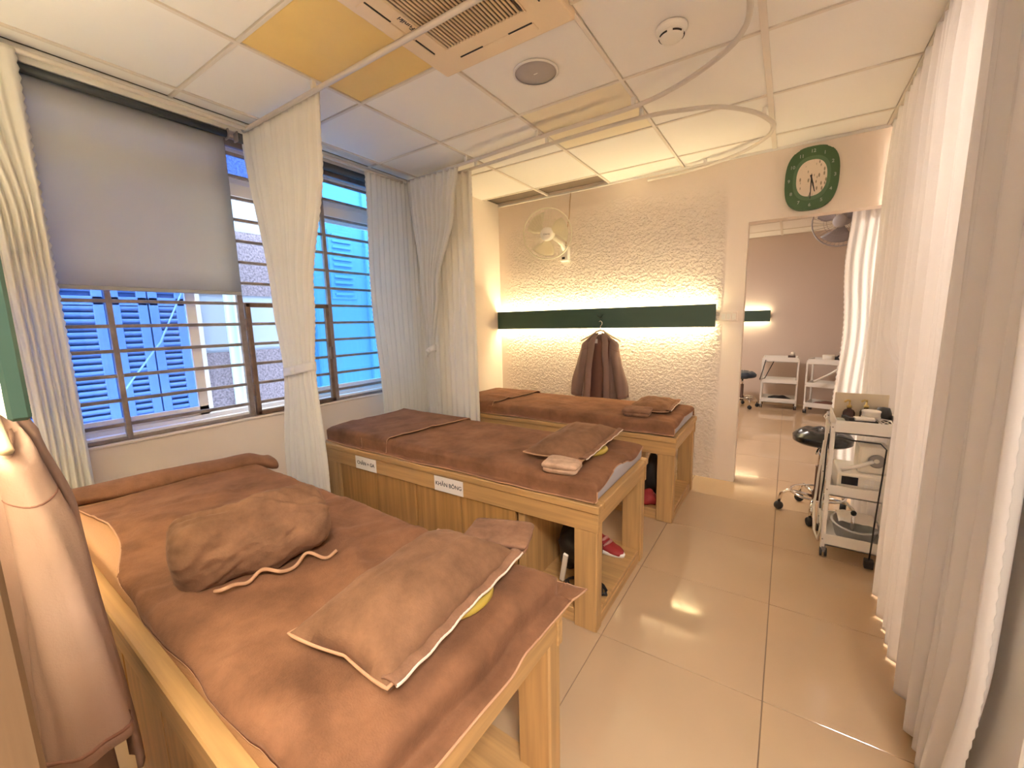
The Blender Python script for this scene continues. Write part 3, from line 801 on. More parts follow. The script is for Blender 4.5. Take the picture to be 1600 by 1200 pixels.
# ================================================================== CURTAINS
def curtain(name, label, p0, p1, z0, z1, pleats, amp, prof=None, m=None, tie=None, warp=None, nu=None, nv=60, scallop=(True, True), seed=0.0, group='white pleated curtains', band=True):
    p0 = Vector((*p0, 0)); p1 = Vector((*p1, 0)); d = p1 - p0; Ln = d.length; dn = d.normalized(); nn = Vector((-dn.y, dn.x, 0))
    base = p0.copy()
    t = thing(name, label, 'curtain', (base.x, base.y, z0), group=group)
    nu = nu or int(pleats * 9) + 1
    def f(u, v):
        z = lerp(z0, z1, v)
        lo, hi = prof(z) if prof else (0, 1)
        U = lerp(lo, hi, u)
        A = amp * (0.35 + .65 * min(1, (1 - v) * 6 + .25))
        if tie: A *= lerp(.75, 1.0, min(1, abs(z - tie) / .25))
        ph = .5 * nz(u * 4, z * .6, seed, 1.0)
        off = A * (math.sin(2 * PI * pleats * u + ph * 2) + .45 * math.sin(2 * PI * pleats * .43 * u + seed + z * .8))
        s_ = U * Ln
        if (u == 0 and scallop[0]) or (u == 1 and scallop[1]):
            s_ += (-1 if u == 0 else 1) * .009 * abs(math.sin(z * PI / .036))
        p = dn * s_ + nn * off
        p.z = z - z0
        if warp:
            q = warp(Vector((p.x + base.x, p.y + base.y, z)), u, v); p = Vector((q.x - base.x, q.y - base.y, q.z - z0))
        return p
    nvv = max(nv, int((z1 - z0) / .018)) if any(scallop) else nv
    B().grid(f, nu, nvv).build('fabric', m or M_CURT, t, smooth=True, solid=.002)
    # header tape
    B().grid(lambda u, v: f(u, lerp(.985, 1.0, v)) + nn * .003, nu, 3).build('header_tape', m or M_CURT, t, smooth=True, solid=.004)
    if tie and band:
        lo, hi = prof(tie); c = dn * (lo + hi) / 2 * Ln; hw = (hi - lo) / 2 * Ln + .008
        def ring(u, v):
            a = 2 * PI * u
            return c + dn * math.cos(a) * hw + nn * math.sin(a) * (amp * 1.25 + .012) + Vector((0, 0, tie - z0 + (v - .5) * .05 + .028 * math.cos(a)))
        B().grid(ring, 32, 5, closeu=True).build('tieback', m or M_CURT, t, smooth=True, solid=.006)
        B().lathe([(0, -.018), (.014, -.014), (.02, 0), (.014, .014), (0, .018)], 12, Matrix.Translation(c + nn * (amp * 1.25 + .016) * (-1) + Vector((0, 0, tie - z0 + .002)))).build('tie_knot', m or M_CURT, t, smooth=True)
    return t
# leftmost curtain beside the window
curtain('curtain', 'white curtain bunched at the left edge in front of the green sheet', (-2.655, 0.10), (-2.655, 0.45), .04, 2.47, 6, .014,
        prof=lambda z: (interp([(.0, .50), (.9, .62), (1.8, .60), (2.3, .25), (2.47, -.2)], z), 1.0), seed=1.1)
# curtain between the nearest and the middle bed, tied in the middle
def prof_mid(z):
    return (interp([(0, .10), (.45, .10), (1.09, .20), (1.5, .15), (2.47, -.05)], z), interp([(0, .66), (.45, .62), (1.09, .565), (1.5, .62), (2.2, .84), (2.47, .86)], z))
curtain('curtain', 'cream curtain tied at its waist between the nearest and middle bed', (-2.72, 1.335), (-1.86, 1.335), .04, 2.472, 13, .018, prof_mid, tie=1.09, seed=2.3)
# far corner curtains
curtain('curtain', 'white scalloped curtain hanging beside the blue panes in the far corner', (-2.665, 2.10), (-2.665, 2.60), .04, 2.47, 10, .013, seed=3.7,
        prof=lambda z: (interp([(0, .12), (.7, .10), (1.6, .0), (2.47, .05)], z), 1))
def prof_v(z):
    return (interp([(0, .18), (.6, .22), (1.12, .27), (1.6, .21), (2.47, .0)], z), interp([(0, .55), (.6, .48), (1.12, .39), (1.6, .54), (2.2, .90), (2.47, 1.0)], z))
curtain('curtain', 'cream curtain drawn to a tight knot in front of the far corner', (-2.60, 2.475), (-2.08, 2.475), .10, 2.460, 9, .018, prof_v, tie=1.12, seed=4.9)
curtain('curtain', 'cream curtain hanging straight behind the knotted one by the far bed', (-2.66, 2.585), (-2.045, 2.585), .04, 2.472, 10, .014, seed=6.1, scallop=(False, True))
# long curtain on the right, pushed out a little by the trolley
def bulge(p, u, v):
    k = math.exp(-((p.y - 2.80) / .26) ** 4) * sstep(1.25, .85, p.z)
    e = sstep(.55, .0, p.z) * sstep(1.75, 1.25, p.y)
    return Vector((p.x + .175 * k, p.y + .10 * e, p.z))
curtain('curtain', 'long white curtain filling the right side down to the floor', (.470, 3.62), (.412, 1.24), .012, 2.500, 26, .022, m=M_CURTW, warp=bulge, seed=8.2, nu=320)
curtain('curtain', 'white scalloped curtain hanging in the doorway to the next room', (.315, 3.86), (.80, 3.86), .03, 2.46, 9, .012, m=M_CURTW, seed=9.4,
        prof=lambda z: (interp([(0, .05), (.7, .0), (1.2, .05), (1.7, .0), (2.1, .04)], z), 1))

# curtain rails on the ceiling
def rail(label, pts, brackets):
    t = thing('curtain_rail', label, 'curtain rail', pts[0], group='white curtain rails under the ceiling')
    o0 = Vector(pts[0]); P_ = [Vector(p) - o0 for p in pts]
    # smooth by Catmull-Rom
    Q = []
    for i in range(len(P_) - 1):
        a, b2, c, d = P_[max(i - 1, 0)], P_[i], P_[i + 1], P_[min(i + 2, len(P_) - 1)]
        for k in range(8):
            s_ = k / 8
            Q.append(.5 * ((2 * b2) + (c - a) * s_ + (2 * a - 5 * b2 + 4 * c - d) * s_ ** 2 + (3 * b2 - a - 3 * c + d) * s_ ** 3))
    Q.append(P_[-1])
    B().tube(Q, .012, 8, ry=1.0).build('track', mat('rail_cream', (.66, .60, .53), .4), t, smooth=True)
    for (x, y) in brackets:
        part('bracket', M_WHITE, t, (x - .010 - o0.x, y - .010 - o0.y, .006), (x + .010 - o0.x, y + .010 - o0.y, ZC - o0.z - .002), .002)
    return t
ZR = 2.468
Z1 = 2.466
rail('straight white curtain rail crossing under the air conditioner', [(-2.70, 1.318, Z1), (-1.6, 1.318, Z1), (-.4, 1.318, Z1), (.38, 1.318, Z1)], [(-1.99, 1.318), (-.70, 1.318), (-.16, 1.318)])
rail('white curtain rail curving from the far corner toward the viewer', [(-2.62, 2.50, ZR), (-1.98, 2.47, ZR), (-1.35, 2.42, ZR), (-.79, 2.40, ZR), (-.53, 2.325, ZR), (-.315, 2.18, ZR), (-.22, 2.05, ZR), (-.19, 1.91, ZR), (-.185, 1.7, ZR), (-.185, 1.42, ZR)],
     [(-1.99, 2.47), (-1.38, 2.425), (-.77, 2.395), (-.19, 1.7)])
rail('white curtain rail looping round the far bed to the wall', [(-2.50, 2.60, ZR), (-2.02, 2.585, ZR), (-1.31, 2.545, ZR), (-.78, 2.545, ZR), (-.52, 2.61, ZR), (-.37, 2.69, ZR), (-.235, 2.86, ZR), (-.165, 3.03, ZR), (-.150, 3.14, ZR), (-.205, 3.31, ZR), (-.385, 3.50, ZR), (-.68, 3.62, ZR), (-1.04, 3.655, ZR)],
     [(-1.99, 2.584), (-1.38, 2.55), (-.77, 2.546), (-.19, 2.95), (-.6, 3.60)])
rail('white curtain rail along the window cornice', [(-2.665, .05, ZR), (-2.665, 1.0, ZR), (-2.665, 2.48, ZR)], [(-2.665, .4), (-2.665, 1.6)])
rail('white curtain rail carrying the long right curtain', [(.471, 3.66, 2.503), (.441, 2.43, 2.503), (.412, 1.2, 2.503)], [])
rail('white curtain rail over the doorway in the next room', [(.30, 3.86, ZR), (.6, 3.86, ZR), (.85, 3.86, ZR)], [(.45, 3.86)])

# ================================================================== CEILING FIXTURES
ac = thing('air_conditioner', 'cream ceiling cassette air conditioner with brown slatted intake', 'air conditioner', (-1.085, 1.30, ZC))
B().box((-.335, -.345, -.028), (.325, .345, .012), .010, 2).build('panel', M_ACP, ac)
part('intake_recess', M_DARK, ac, (-.195, -.195, -.0295), (.185, .185, -.027))
ig = B()
for k in range(24):
    x = -.190 + k * .0162
    ig.box((x, -.192, -.034), (x + .0085, .182, -.0285))
ig.build('intake_slats', M_AC_SLAT, ac)
b_ = B()
for (a, c) in (((-.205, -.205), (.195, -.190)), ((-.205, .180), (.195, .195)), ((-.205, -.19), (-.192, .18)), ((.182, -.19), (.195, .18))):
    b_.box((a[0], a[1], -.034), (c[0], c[1], -.026), .002)
b_.build('intake_frame', M_ACP, ac)
for k in range(4):
    R_ = Matrix.Rotation(k * PI / 2, 4, 'Z')
    f1 = B().box((-.185, .262, -.0315), (.185, .305, -.026), .002).build('air_flap', M_ACP, ac); f1.data.transform(R_)
    s1 = B().box((-.180, .256, -.0300), (-.06, .2625, -.027)).box((.07, .256, -.0300), (.180, .2625, -.027)).box((.18, .2625, -.03), (.1845, .30, -.027)).build('slot', M_DARK, f1); s1.data.transform(R_)
text_mesh('lettering', 'Funiki', .034, M_INK, ac, frame((0, -1, 0), (-1, 0, 0), (-.217, -.018, -.0285)), .0004)

sd_ = thing('smoke_detector', 'round white smoke detector on the ceiling', 'smoke detector', (-.475, 1.955, ZC))
FL = Matrix.Rotation(PI, 4, 'X')
B().lathe([(0, 0), (.062, 0), (.062, .010), (.052, .018), (.046, .022)], 28, FL).build('base', M_PLASTIC, sd_, smooth=True)
B().lathe([(.046, .020), (.048, .034), (.040, .044), (.0, .046)], 28, FL).build('sensor_head', M_PLASTIC, sd_, smooth=True)
for k in range(5):
    a = k * 2 * PI / 5 + .4
    B().tube([((.0475) * math.cos(a + q), (.0475) * math.sin(a + q), -.033) for q in (-.4, -.2, 0, .2, .4)], .0035, 6).build('vent', M_DARK, sd_, smooth=True)
sp = thing('ceiling_speaker', 'flat round grey speaker grille in the ceiling', 'speaker', (-1.083, 1.895, ZC))
B().lathe([(.096, 0), (.108, 0), (.108, .004), (.104, .007), (.098, .006)], 36, FL).build('rim', M_WHITE, sp, smooth=True)
B().lathe([(0, .006), (.05, .0055), (.099, .003), (.099, -.002), (0, -.002)], 36, FL).build('grille', M_SPK, sp, smooth=True)
part('badge', M_WHITE, sp, (-.010, -.002, -.0075), (.010, .002, -.005))

# ================================================================== ON THE BACK WALL
# clock
ck = thing('wall_clock', 'green rounded wall clock with leaf patterned dial above the doorway', 'clock', (.068, YW, 2.266))
def sq(rx, rz, n=2.7, k=48): 
    return [(rx * math.copysign(abs(math.cos(2 * PI * i / k)) ** (2 / n), math.cos(2 * PI * i / k)), rz * math.copysign(abs(math.sin(2 * PI * i / k)) ** (2 / n), math.sin(2 * PI * i / k))) for i in range(k)]
FW = lambda y: frame((1, 0, 0), (0, 0, 1), (0, y, 0))
B().prism(sq(.153, .206), FW(-.001), .034, .010).build('case', M_CLOCK, ck, smooth=False)
B().prism(sq(.106, .143, 2.4), FW(-.034), .0035, .001).build('inner_ring', M_CLOCK2, ck)
dm = mat('dial_print', (0.78, 0.66, 0.52), 0.6)
nt = dm.node_tree; N = nt.nodes; Lk = nt.links
tc = N.new('ShaderNodeTexCoord'); mp = N.new('ShaderNodeMapping'); mp.inputs['Rotation'].default_value = (0, .7, 0); mp.inputs['Scale'].default_value = (60, 20, 22)
vo = N.new('ShaderNodeTexVoronoi'); rp = N.new('ShaderNodeValToRGB'); vo.inputs['Scale'].default_value = 1.0
e = rp.color_ramp.elements; e[0].position = .22; e[1].position = .34; e[0].color = (.30, .25, .16, 1); e[1].color = (.80, .68, .54, 1)
Lk.new(tc.outputs['Object'], mp.inputs[0]); Lk.new(mp.outputs[0], vo.inputs['Vector']); Lk.new(vo.outputs['Distance'], rp.inputs[0]); Lk.new(rp.outputs[0], N['Principled BSDF'].inputs['Base Color'])
B().prism(sq(.086, .118, 2.4), FW(-.0372), .0012).build('dial', dm, ck)
for h in range(1, 13):
    a = PI / 2 - h * PI / 6
    text_mesh('numeral', str(h), .030, mat('numeral_grey', (.42, .46, .38), .6), ck, frame((1, 0, 0), (0, 0, 1), (.129 * math.cos(a), -.0358, .174 * math.sin(a))), .0004)
def hand(ang, ln, wd, y, nm):
    d_ = Vector((math.sin(ang), 0, math.cos(ang))); p_ = Vector((d_.z, 0, -d_.x))
    b2 = B(); q = [(-.02, wd), (ln, wd * .5)]
    vs = [d_ * q[0][0] + p_ * q[0][1], d_ * q[1][0] + p_ * q[1][1], d_ * q[1][0] - p_ * q[1][1], d_ * q[0][0] - p_ * q[0][1]]
    lo = [b2.bm.verts.new(v + Vector((0, y, 0))) for v in vs]; hi = [b2.bm.verts.new(v + Vector((0, y - .0015, 0))) for v in vs]
    b2.bm.faces.new(lo); b2.bm.faces.new(hi[::-1])
    for i in range(4): b2.bm.faces.new((lo[i], lo[(i + 1) % 4], hi[(i + 1) % 4], hi[i]))
    b2.build(nm, M_BLACK, ck)
hand(math.radians(180), .135, .004, -.0400, 'minute_hand'); hand(math.radians(166), .095, .005, -.0420, 'hour_hand')

# wall fan
def wall_fan(label, base, head, facing, r, mats):
    mc, mb, mw = mats
    t = thing('wall_fan', label, 'fan', base, group='wall fans')
    hd = Vector(head) - Vector(base); F_ = Vector(facing).normalized()
    rt = F_.cross(Vector((0, 0, 1))).normalized(); up = rt.cross(F_)
    MX = Matrix(((rt.x, up.x, F_.x, hd.x), (rt.y, up.y, F_.y, hd.y), (rt.z, up.z, F_.z, hd.z), (0, 0, 0, 1)))
    B().box((-.045, -.055, -.075), (.045, -.001, .065), .012, 2).build('wall_base', mw, t)
    part('switch_slot', M_BLACK, t, (-.018, -.057, -.055), (.012, -.0545, -.035))
    B().tube([(0, -.04, .03), (0, -.09, .08), hd - F_ * .15], [.022, .020, .018], 10).build('arm', mw, t, smooth=True)
    B().lathe([(0, -.17), (.04, -.165), (.058, -.13), (.055, -.06), (.03, -.04), (0, -.04)], 20, MX).build('motor', mw, t, smooth=True)
    for nm, sg, z0_ in (('front_cage', 1, .055), ('rear_cage', -1, -.06)):
        b2 = B()
        for k in range(40):
            a = 2 * PI * k / 40
            b2.tube([MX @ Vector((rr * r * math.cos(a + .25 * rr), rr * r * math.sin(a + .25 * rr), z0_ * (1 - rr ** 3))) for rr in (.26, .5, .75, .92, 1.0)], .0011, 3, caps=False)
        b2.tube([MX @ Vector((.55 * r * math.cos(2 * PI * k / 32), .55 * r * math.sin(2 * PI * k / 32), z0_ * .83)) for k in range(32)], .0014, 4, closed=True)
        b2.build(nm, mc, t, smooth=True)
    B().tube([MX @ Vector((r * math.cos(2 * PI * k / 40), r * math.sin(2 * PI * k / 40), 0)) for k in range(40)], .0065, 8, closed=True).build('cage_rim', mc, t, smooth=True)
    B().lathe([(0, .072), (.035, .070), (.056, .058), (.058, .045), (0, .045)], 24, MX).build('badge', mw, t, smooth=True)
    for k in range(3):
        a0 = 2 * PI * k / 3 + .5
        def bl(u, v, a0=a0):
            rr = lerp(.035, r * .86, v); wd = .25 + .50 * math.sin(min(1, v * 1.15) * PI * .62)
            a = a0 + (u - .5) * 2 * wd * .85 + v * .35
            return MX @ Vector((rr * math.cos(a), rr * math.sin(a), .028 * (u - .5) * 2 * (1 - .3 * v)))
        B().grid(bl, 9, 10).build('blade', mb, t, smooth=True, solid=.002)
    B().lathe([(0, .03), (.03, .026), (.036, -.02), (0, -.04)], 16, MX).build('hub', mw, t, smooth=True)
    return t, MX
f1, mx1 = wall_fan('white wall fan with round wire cage on the plaster wall', (-1.80, YW, 1.965), (-1.845, 3.40, 2.105), (.42, -1, -.22), .215, (M_FANC, M_FANW, M_PLASTIC))
text_mesh('lettering', 'SENKO', .018, M_GREYP, f1, mx1 @ Matrix.Translation((0, 0, .0722)), .0003)
B().tube([(-.0, -.012, .06), (.01, -.008, .2), (.035, -.006, .34), (.04, -.008, .44), (.05, -.006, ZC - 1.965 - .01)], .0045, 6).build('power_cord', mat('cord_tan', (.55, .38, .22), .6), f1, smooth=True)
wall_fan('grey wall fan in the next room at the top of the doorway', (.54, 5.35, 2.28), (.35, 5.05, 2.20), (-.3, -1, -.25), .23, (mat('fan_grey', (.30, .27, .27), .5), mat('fan_grey2', (.28, .25, .26), .5), mat('fan_grey3', (.36, .33, .33), .5)))
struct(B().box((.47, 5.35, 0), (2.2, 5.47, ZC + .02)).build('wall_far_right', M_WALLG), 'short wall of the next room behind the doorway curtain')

# sockets beside the doorway
so = thing('wall_socket', 'white double socket plate between green board and doorway', 'socket', (-.395, YW, 1.342))
B().box((-.062, -.010, -.036), (.062, -.0005, .036), .004, 2).build('plate', M_WALL, so)
for x in (-.036, 0, .036):
    part('socket_module', M_PLASTIC, so, (x - .014, -.0125, -.022), (x + .014, -.009, .022), .002)

# robes on hangers -------------------------------------------------
def robe(label, loc, rz, sc, m, group='brown robes on hangers'):
    t = thing('robe', label, 'robe', loc, rz, group)
    t.scale = (sc, sc, sc)
    # local: x across shoulders, -y is front, z 0 = shoulder line, hem below
    H_ = .78
    def body(u, v):
        a = lerp(PI * 1.5 + .70, PI * 1.5 + 2 * PI - .70, u)      # open at the front
        z = -v * H_
        wd = interp([(0, .158), (.12, .155), (.5, .150), (1, .175)], v); dp = interp([(0, .018), (.12, .05), (1, .075)], v)
        fold = 1 + .05 * math.sin(a * 9 + v * 2) * v
        drop = .075 * (abs(math.cos(a))) ** 1.3 * (1 - v)
        return Vector((math.cos(a) * wd * fold, math.sin(a) * dp * fold, z - drop * (1 - sstep(0, .25, v))))
    B().grid(body, 60, 40).build('body', m, t, smooth=True, solid=.004)
    B().grid(lambda u, v: (lerp(-.13, .13, u) * (1 + .2 * v), .012 + .01 * math.sin(u * 12), -.05 - v * .66), 20, 12).build('back_lining', M_ROBEIN, t, smooth=True, solid=.003)
    for s_ in (-1, 1):
        def slv(u, v, s_=s_):
            a = 2 * PI * u
            cx = interp([(0, .045), (.16, .140), (1, .222)], v); cz = lerp(0, -.075, v / .16) if v < .16 else lerp(-.075, -.57, (v - .16) / .84) 
            wd = interp([(0, .012), (.16, .036), (.4, .044), (.8, .054), (1, .048)], v); dp = interp([(0, .010), (.16, .024), (.5, .036), (1, .046)], v)
            k = 1 + .09 * math.sin(a * 5 + v * 6) * sstep(.1, .4, v) + .05 * nz(math.cos(a), math.sin(a), v * 4, 1.6)
            return Vector((s_ * (cx + math.cos(a) * wd * k), math.sin(a) * dp * k - .022 * sstep(0, .4, v), cz + math.cos(a) * wd * .30 + .04 * (1 - v) * math.cos(a) * -1))
        b2 = B().grid(slv, 30, 36, closeu=True); bmesh.ops.holes_fill(b2.bm, edges=[e for e in b2.bm.edges if e.is_boundary and e.verts[0].co.z > -.2])
        sl = b2.build('sleeve', m, t, smooth=True, solid=.003)
        B().tube([slv(k / 30, .965) + Vector((0, 0, 0)) for k in range(30)], .004, 5, closed=True).build('cuff_seam', M_ROBEIN, sl, smooth=True)
        B().tube([slv(k / 30, .27) for k in range(30)], .0025, 5, closed=True).build('shoulder_seam', M_ROBEIN, sl, smooth=True)
        def col_(u, v, s_=s_):
            z = lerp(.012, -.74, v); xx = interp([(0, .042), (.12, .062), (.5, .085), (1, .098)], v); yy = interp([(0, .0), (.08, -.035), (.3, -.062), (1, -.085)], v)
            return Vector((s_ * (xx + (u - .5) * .055), yy - .010 * math.sin(u * PI), z - .02 * abs(u - .0) * (1 - sstep(0, .2, v))))
        B().grid(col_, 7, 36).build('collar_band', m, t, smooth=True, solid=.008)
    part('neck_tag', M_PAPER, t, (-.055, -.004, -.085), (-.025, .0, -.045))
    return t
def hanger(label, loc, rz, sc=1.0):
    t = thing('hanger', label, 'hanger', loc, rz, 'hangers carrying the robes'); t.scale = (sc,) * 3
    B().tube([(-.19, 0, -.075), (-.10, 0, -.03), (-.03, 0, .012), (0, 0, .022), (.03, 0, .012), (.10, 0, -.03), (.19, 0, -.075)], .008, 8).build('arms', mat('hanger_wood', (.62, .50, .34), .4), t, smooth=True)
    B().tube([(0, 0, .02), (0, 0, .06), (.014, 0, .072), (.016, 0, .092), (.0, 0, .106), (-.014, 0, .098)], .003, 6).build('hook', M_CHROME, t, smooth=True)
    return t
robe('brown cotton robe hanging open below the green board', (-1.405, 3.565, 1.215), 0, 1.0, M_ROBE)
hanger('wooden hanger holding the robe below the green board', (-1.405, 3.568, 1.225), 0)

# near left: clothes rack with a robe ------------------------------
ep = part('wooden_post', M_WZB, None, (-.605, -.16, 0.0), (-.555, .031, 1.19), .004)
tag(ep, 'wooden end post of the near partition at the lower left edge', 'post')
robe('pale brown robe hanging at the left edge beside the nearest bed', (-1.24, .088, 1.225), PI, 1.10, M_ROBE2)
hanger('wooden hanger holding the robe at the left edge', (-1.24, .086, 1.237), PI, 1.10)

# ================================================================== TROLLEY, STOOL AND CONTENTS
def caster(parent, x, y, r=.024):
    c = B().box((x - .010, y - .016, r + .004), (x + .010, y + .016, r * 2 + .012), .002).tube([(x, y, r * 2), (x, y, r * 2 + .03)], .006, 8).build('caster', M_GREYP, parent)
    B().tube([(x - .016, y, r), (x - .006, y, r)], r, 16).tube([(x + .006, y, r), (x + .016, y, r)], r, 16).build('wheel', M_RUBBER, c, smooth=False)
def trolley(label, loc, rz, W_=.27, D_=.36, Hs=(.075, .365, .715)):
    t = thing('trolley', label, 'trolley', loc, rz, 'white three tier trolleys')
    for z, lip in zip(Hs, (.065, .060, .070)):
        b2 = B()
        b2.box((-W_ / 2, -D_ / 2, z), (W_ / 2, D_ / 2, z + .006))
        b2.box((-W_ / 2, -D_ / 2, z), (W_ / 2, -D_ / 2 + .006, z + lip)); b2.box((-W_ / 2, D_ / 2 - .006, z), (W_ / 2, D_ / 2, z + lip))
        b2.box((-W_ / 2, -D_ / 2 + .006, z), (-W_ / 2 + .006, D_ / 2 - .006, z + lip)); b2.box((W_ / 2 - .006, -D_ / 2 + .006, z), (W_ / 2, D_ / 2 - .006, z + lip))
        b2.build('tray', M_WHITE, t)
    for sx in (-1, 1):
        for sy in (-1, 1):
            x, y = sx * (W_ / 2 + .006), sy * (D_ / 2 - .02)
            p = part('post', M_WHITE, t, (x - .010, y - .014, .05), (x + .010, y + .014, Hs[2] + .05), .003)
            for z in Hs:
                B().tube([(x - .003, y - .0155, z + .03), (x - .003, y - .013, z + .03)], .004, 8).build('bolt', M_GREYP, p)
            caster(t, x - sx * .006, y)
    return t
TX, TY = .378, 2.915
tr = trolley('white three tier trolley crowded with bottles beside the long curtain', (TX, TY, 0), 0.0)
def put(o_, x, y, z, label, cat, group=None, rz=0):
    o_.location = (x, y, z); o_.rotation_euler = (0, 0, rz); return tag(o_, label, cat, group)
# top tray: box lid standing at the back, two pump bottles, jars, tools
ztop = .721
bx_ = thing('open_box', '', 'box')
part('box_back', mat('card_cream', (.72, .62, .46), .7), bx_, (-.115, .10, .0), (.125, .104, .165))
part('box_base', MATS['card_cream'], bx_, (-.115, -.02, .0), (.125, .104, .006))
put(bx_, TX - .005, TY + .05, ztop, 'cream open box behind the bottles on the trolley top', 'box')
def pump_bottle(label, x, y, m, lab):
    t = thing('pump_bottle', label, 'bottle', (x, y, ztop + .007), group='pump bottles on the trolley')
    B().lathe([(0, 0), (.026, 0), (.028, .004), (.028, .062), (.022, .075), (.010, .082), (.010, .092), (0, .092)], 20).build('body', m, t, smooth=True)
    B().lathe([(.0285, .006), (.0287, .008), (.0287, .040), (.0285, .042)], 20).build('label_band', lab, t, smooth=True)
    B().lathe([(0, .088), (.012, .088), (.012, .102), (.005, .104), (.004, .122), (0, .122)], 12).build('pump_collar', M_GOLD, t, smooth=True)
    B().tube([(0, 0, .122), (0, 0, .130), (-.012, -.010, .132), (-.024, -.020, .124)], .0055, 8).build('spout', M_GOLD, t, smooth=True)
    return t
pump_bottle('dark pump bottle with pink label on the trolley top', TX - .060, TY + .055, M_AMBER, M_ROSE)
pump_bottle('dark pump bottle behind the white jars on the trolley top', TX + .018, TY + .090, M_AMBER, M_AMBER)
for k in range(3):
    b2 = B().lathe([(0, 0), (.038, 0), (.040, .003), (.040, .020), (.042, .021), (.042, .028), (.038, .030), (0, .030)], 24).build('cream_jar', M_PLASTIC, None, smooth=True)
    put(b2, TX + .030, TY + .008, ztop + .006 + k * .0305, ('lowest', 'middle', 'topmost')[k] + ' white round jar in the stack on the trolley top', 'jar', 'stacked white jars')
def tray_item(nm, label, cat, x, y, z, dims, m, rz=0.0, bev=.003):
    o_ = B().box((-dims[0] / 2, -dims[1] / 2, 0), (dims[0] / 2, dims[1] / 2, dims[2]), bev, 2).build(nm, m, None)
    return put(o_, x, y, z, label, cat, rz=rz)
tray_item('card_case', 'white flat case lying in front of the jars on the trolley', 'case', TX - .005, TY - .055, ztop + .052, (.085, .05, .014), M_PAPER, .1)
tray_item('tool_case', 'black flat case under the white case on the trolley', 'case', TX - .000, TY - .052, ztop + .007, (.10, .06, .044), M_BLACK, .1)
tray_item('comb_holder', 'black ribbed holder at the left of the trolley top', 'holder', TX - .075, TY - .060, ztop + .007, (.022, .085, .060), M_BLACK, .35)
tray_item('glass_dish', 'pale square dish in the trolley corner', 'dish', TX - .105, TY - .070, ztop + .007, (.035, .07, .045), mat('pale_green_dish', (.50, .53, .44), .3))
o_ = B().lathe([(0, 0), (.032, 0), (.038, .012), (.036, .07), (.026, .10), (0, .105)], 20).build('black_bowl', M_BLACK, None, smooth=True)
put(o_, TX + .088, TY + .060, ztop + .007, 'black rounded bowl at the curtain side of the trolley top', 'bowl')
for k in range(3):
    o_ = B().tube([(0, 0, 0), (.02, .02, .035), (.045, .02, .05), (.05, -.02, .045), (.02, -.03, .03), (.0, -.01, .03)], .003, 6).build('cable', M_PAPER, None, smooth=True)
    put(o_, TX + .055 + k * .022, TY - .08 + k * .012, ztop + .009, ('thin white cable coiled nearest the jars on the trolley top', 'thin white cable in the middle of the trolley top coils', 'thin white cable coiled closest to the curtain on the trolley')[k], 'cable', 'white cables on the trolley', k * 1.3)
o_ = B().tube([(0, 0, 0), (-.045, -.02, .07), (-.02, -.01, .10)], .004, 6).build('white_strap', M_PAPER, None, smooth=True)
put(o_, TX - .137, TY - .10, ztop + .0, 'white strap hanging over the trolley corner', 'strap')
# middle tray: controller with display and a round dial above
dev = thing('skin_device', 'white beauty device with black display on the trolley middle shelf', 'device', (TX + .01, TY - .02, .372))
B().box((-.115, -.13, 0), (.095, .12, .125), .010, 2).build('housing', M_PLASTIC, dev)
part('display', M_SCREEN, dev, (-.095, -.1325, .060), (-.025, -.129, .105))
for k in range(6):
    part('key', M_WHITE, dev, (.002 + (k % 3) * .022, -.1325, .055 + (k // 3) * .026), (.018 + (k % 3) * .022, -.129, .073 + (k // 3) * .026), .001)
B().box((-.03, -.10, .125), (.095, .06, .270), .012, 2).build('upper_housing', M_PLASTIC, dev)
B().lathe([(.012, 0), (.034, 0), (.036, .006), (.030, .010), (.012, .006)], 24, frame((1, 0, 0), (0, 0, 1), (.045, -.100, .200))).build('dial', M_GREYP, dev, smooth=True)
B().tube([(-.10, -.125, .135), (-.03, -.12, .165), (.03, -.115, .20)], .011, 8).build('handpiece', M_WHITE, dev, smooth=True)
# bottom tray: basin with tap-like handle
bs = thing('foot_basin', 'grey plastic basin on the lowest trolley shelf', 'basin', (TX + .01, TY, .082))
B().lathe([(0, 0), (.085, 0), (.105, .075), (.112, .080), (.112, .086), (.098, .084), (.082, .010), (0, .008)], 28, Matrix.Diagonal((1, 1.35, 1, 1))).build('bowl', mat('basin_grey', (.52, .52, .53), .35), bs, smooth=True)
B().tube([(-.02, -.08, .06), (-.02, -.08, .16)], .009, 10).build('handle', M_CHROME, bs, smooth=True)
B().lathe([(0, 0), (.012, 0), (.014, .012), (.008, .022), (0, .024)], 12, Matrix.Translation((-.02, -.08, .158))).build('knob', M_BLACK, bs, smooth=True)
o_ = B().grid(lambda u, v: (lerp(-.08, .09, u), lerp(-.06, .11, v), .02 + .012 * nz(u * 3, v * 3, 2, 1.5) + .03 * math.exp(-((u - .5) ** 2 + (v - .5) ** 2) * 6)), 18, 18).build('white_cloth', M_PAPER, None, smooth=True, solid=.003)
put(o_, TX + .01, TY, .158, 'white cloth crumpled over the basin', 'cloth')
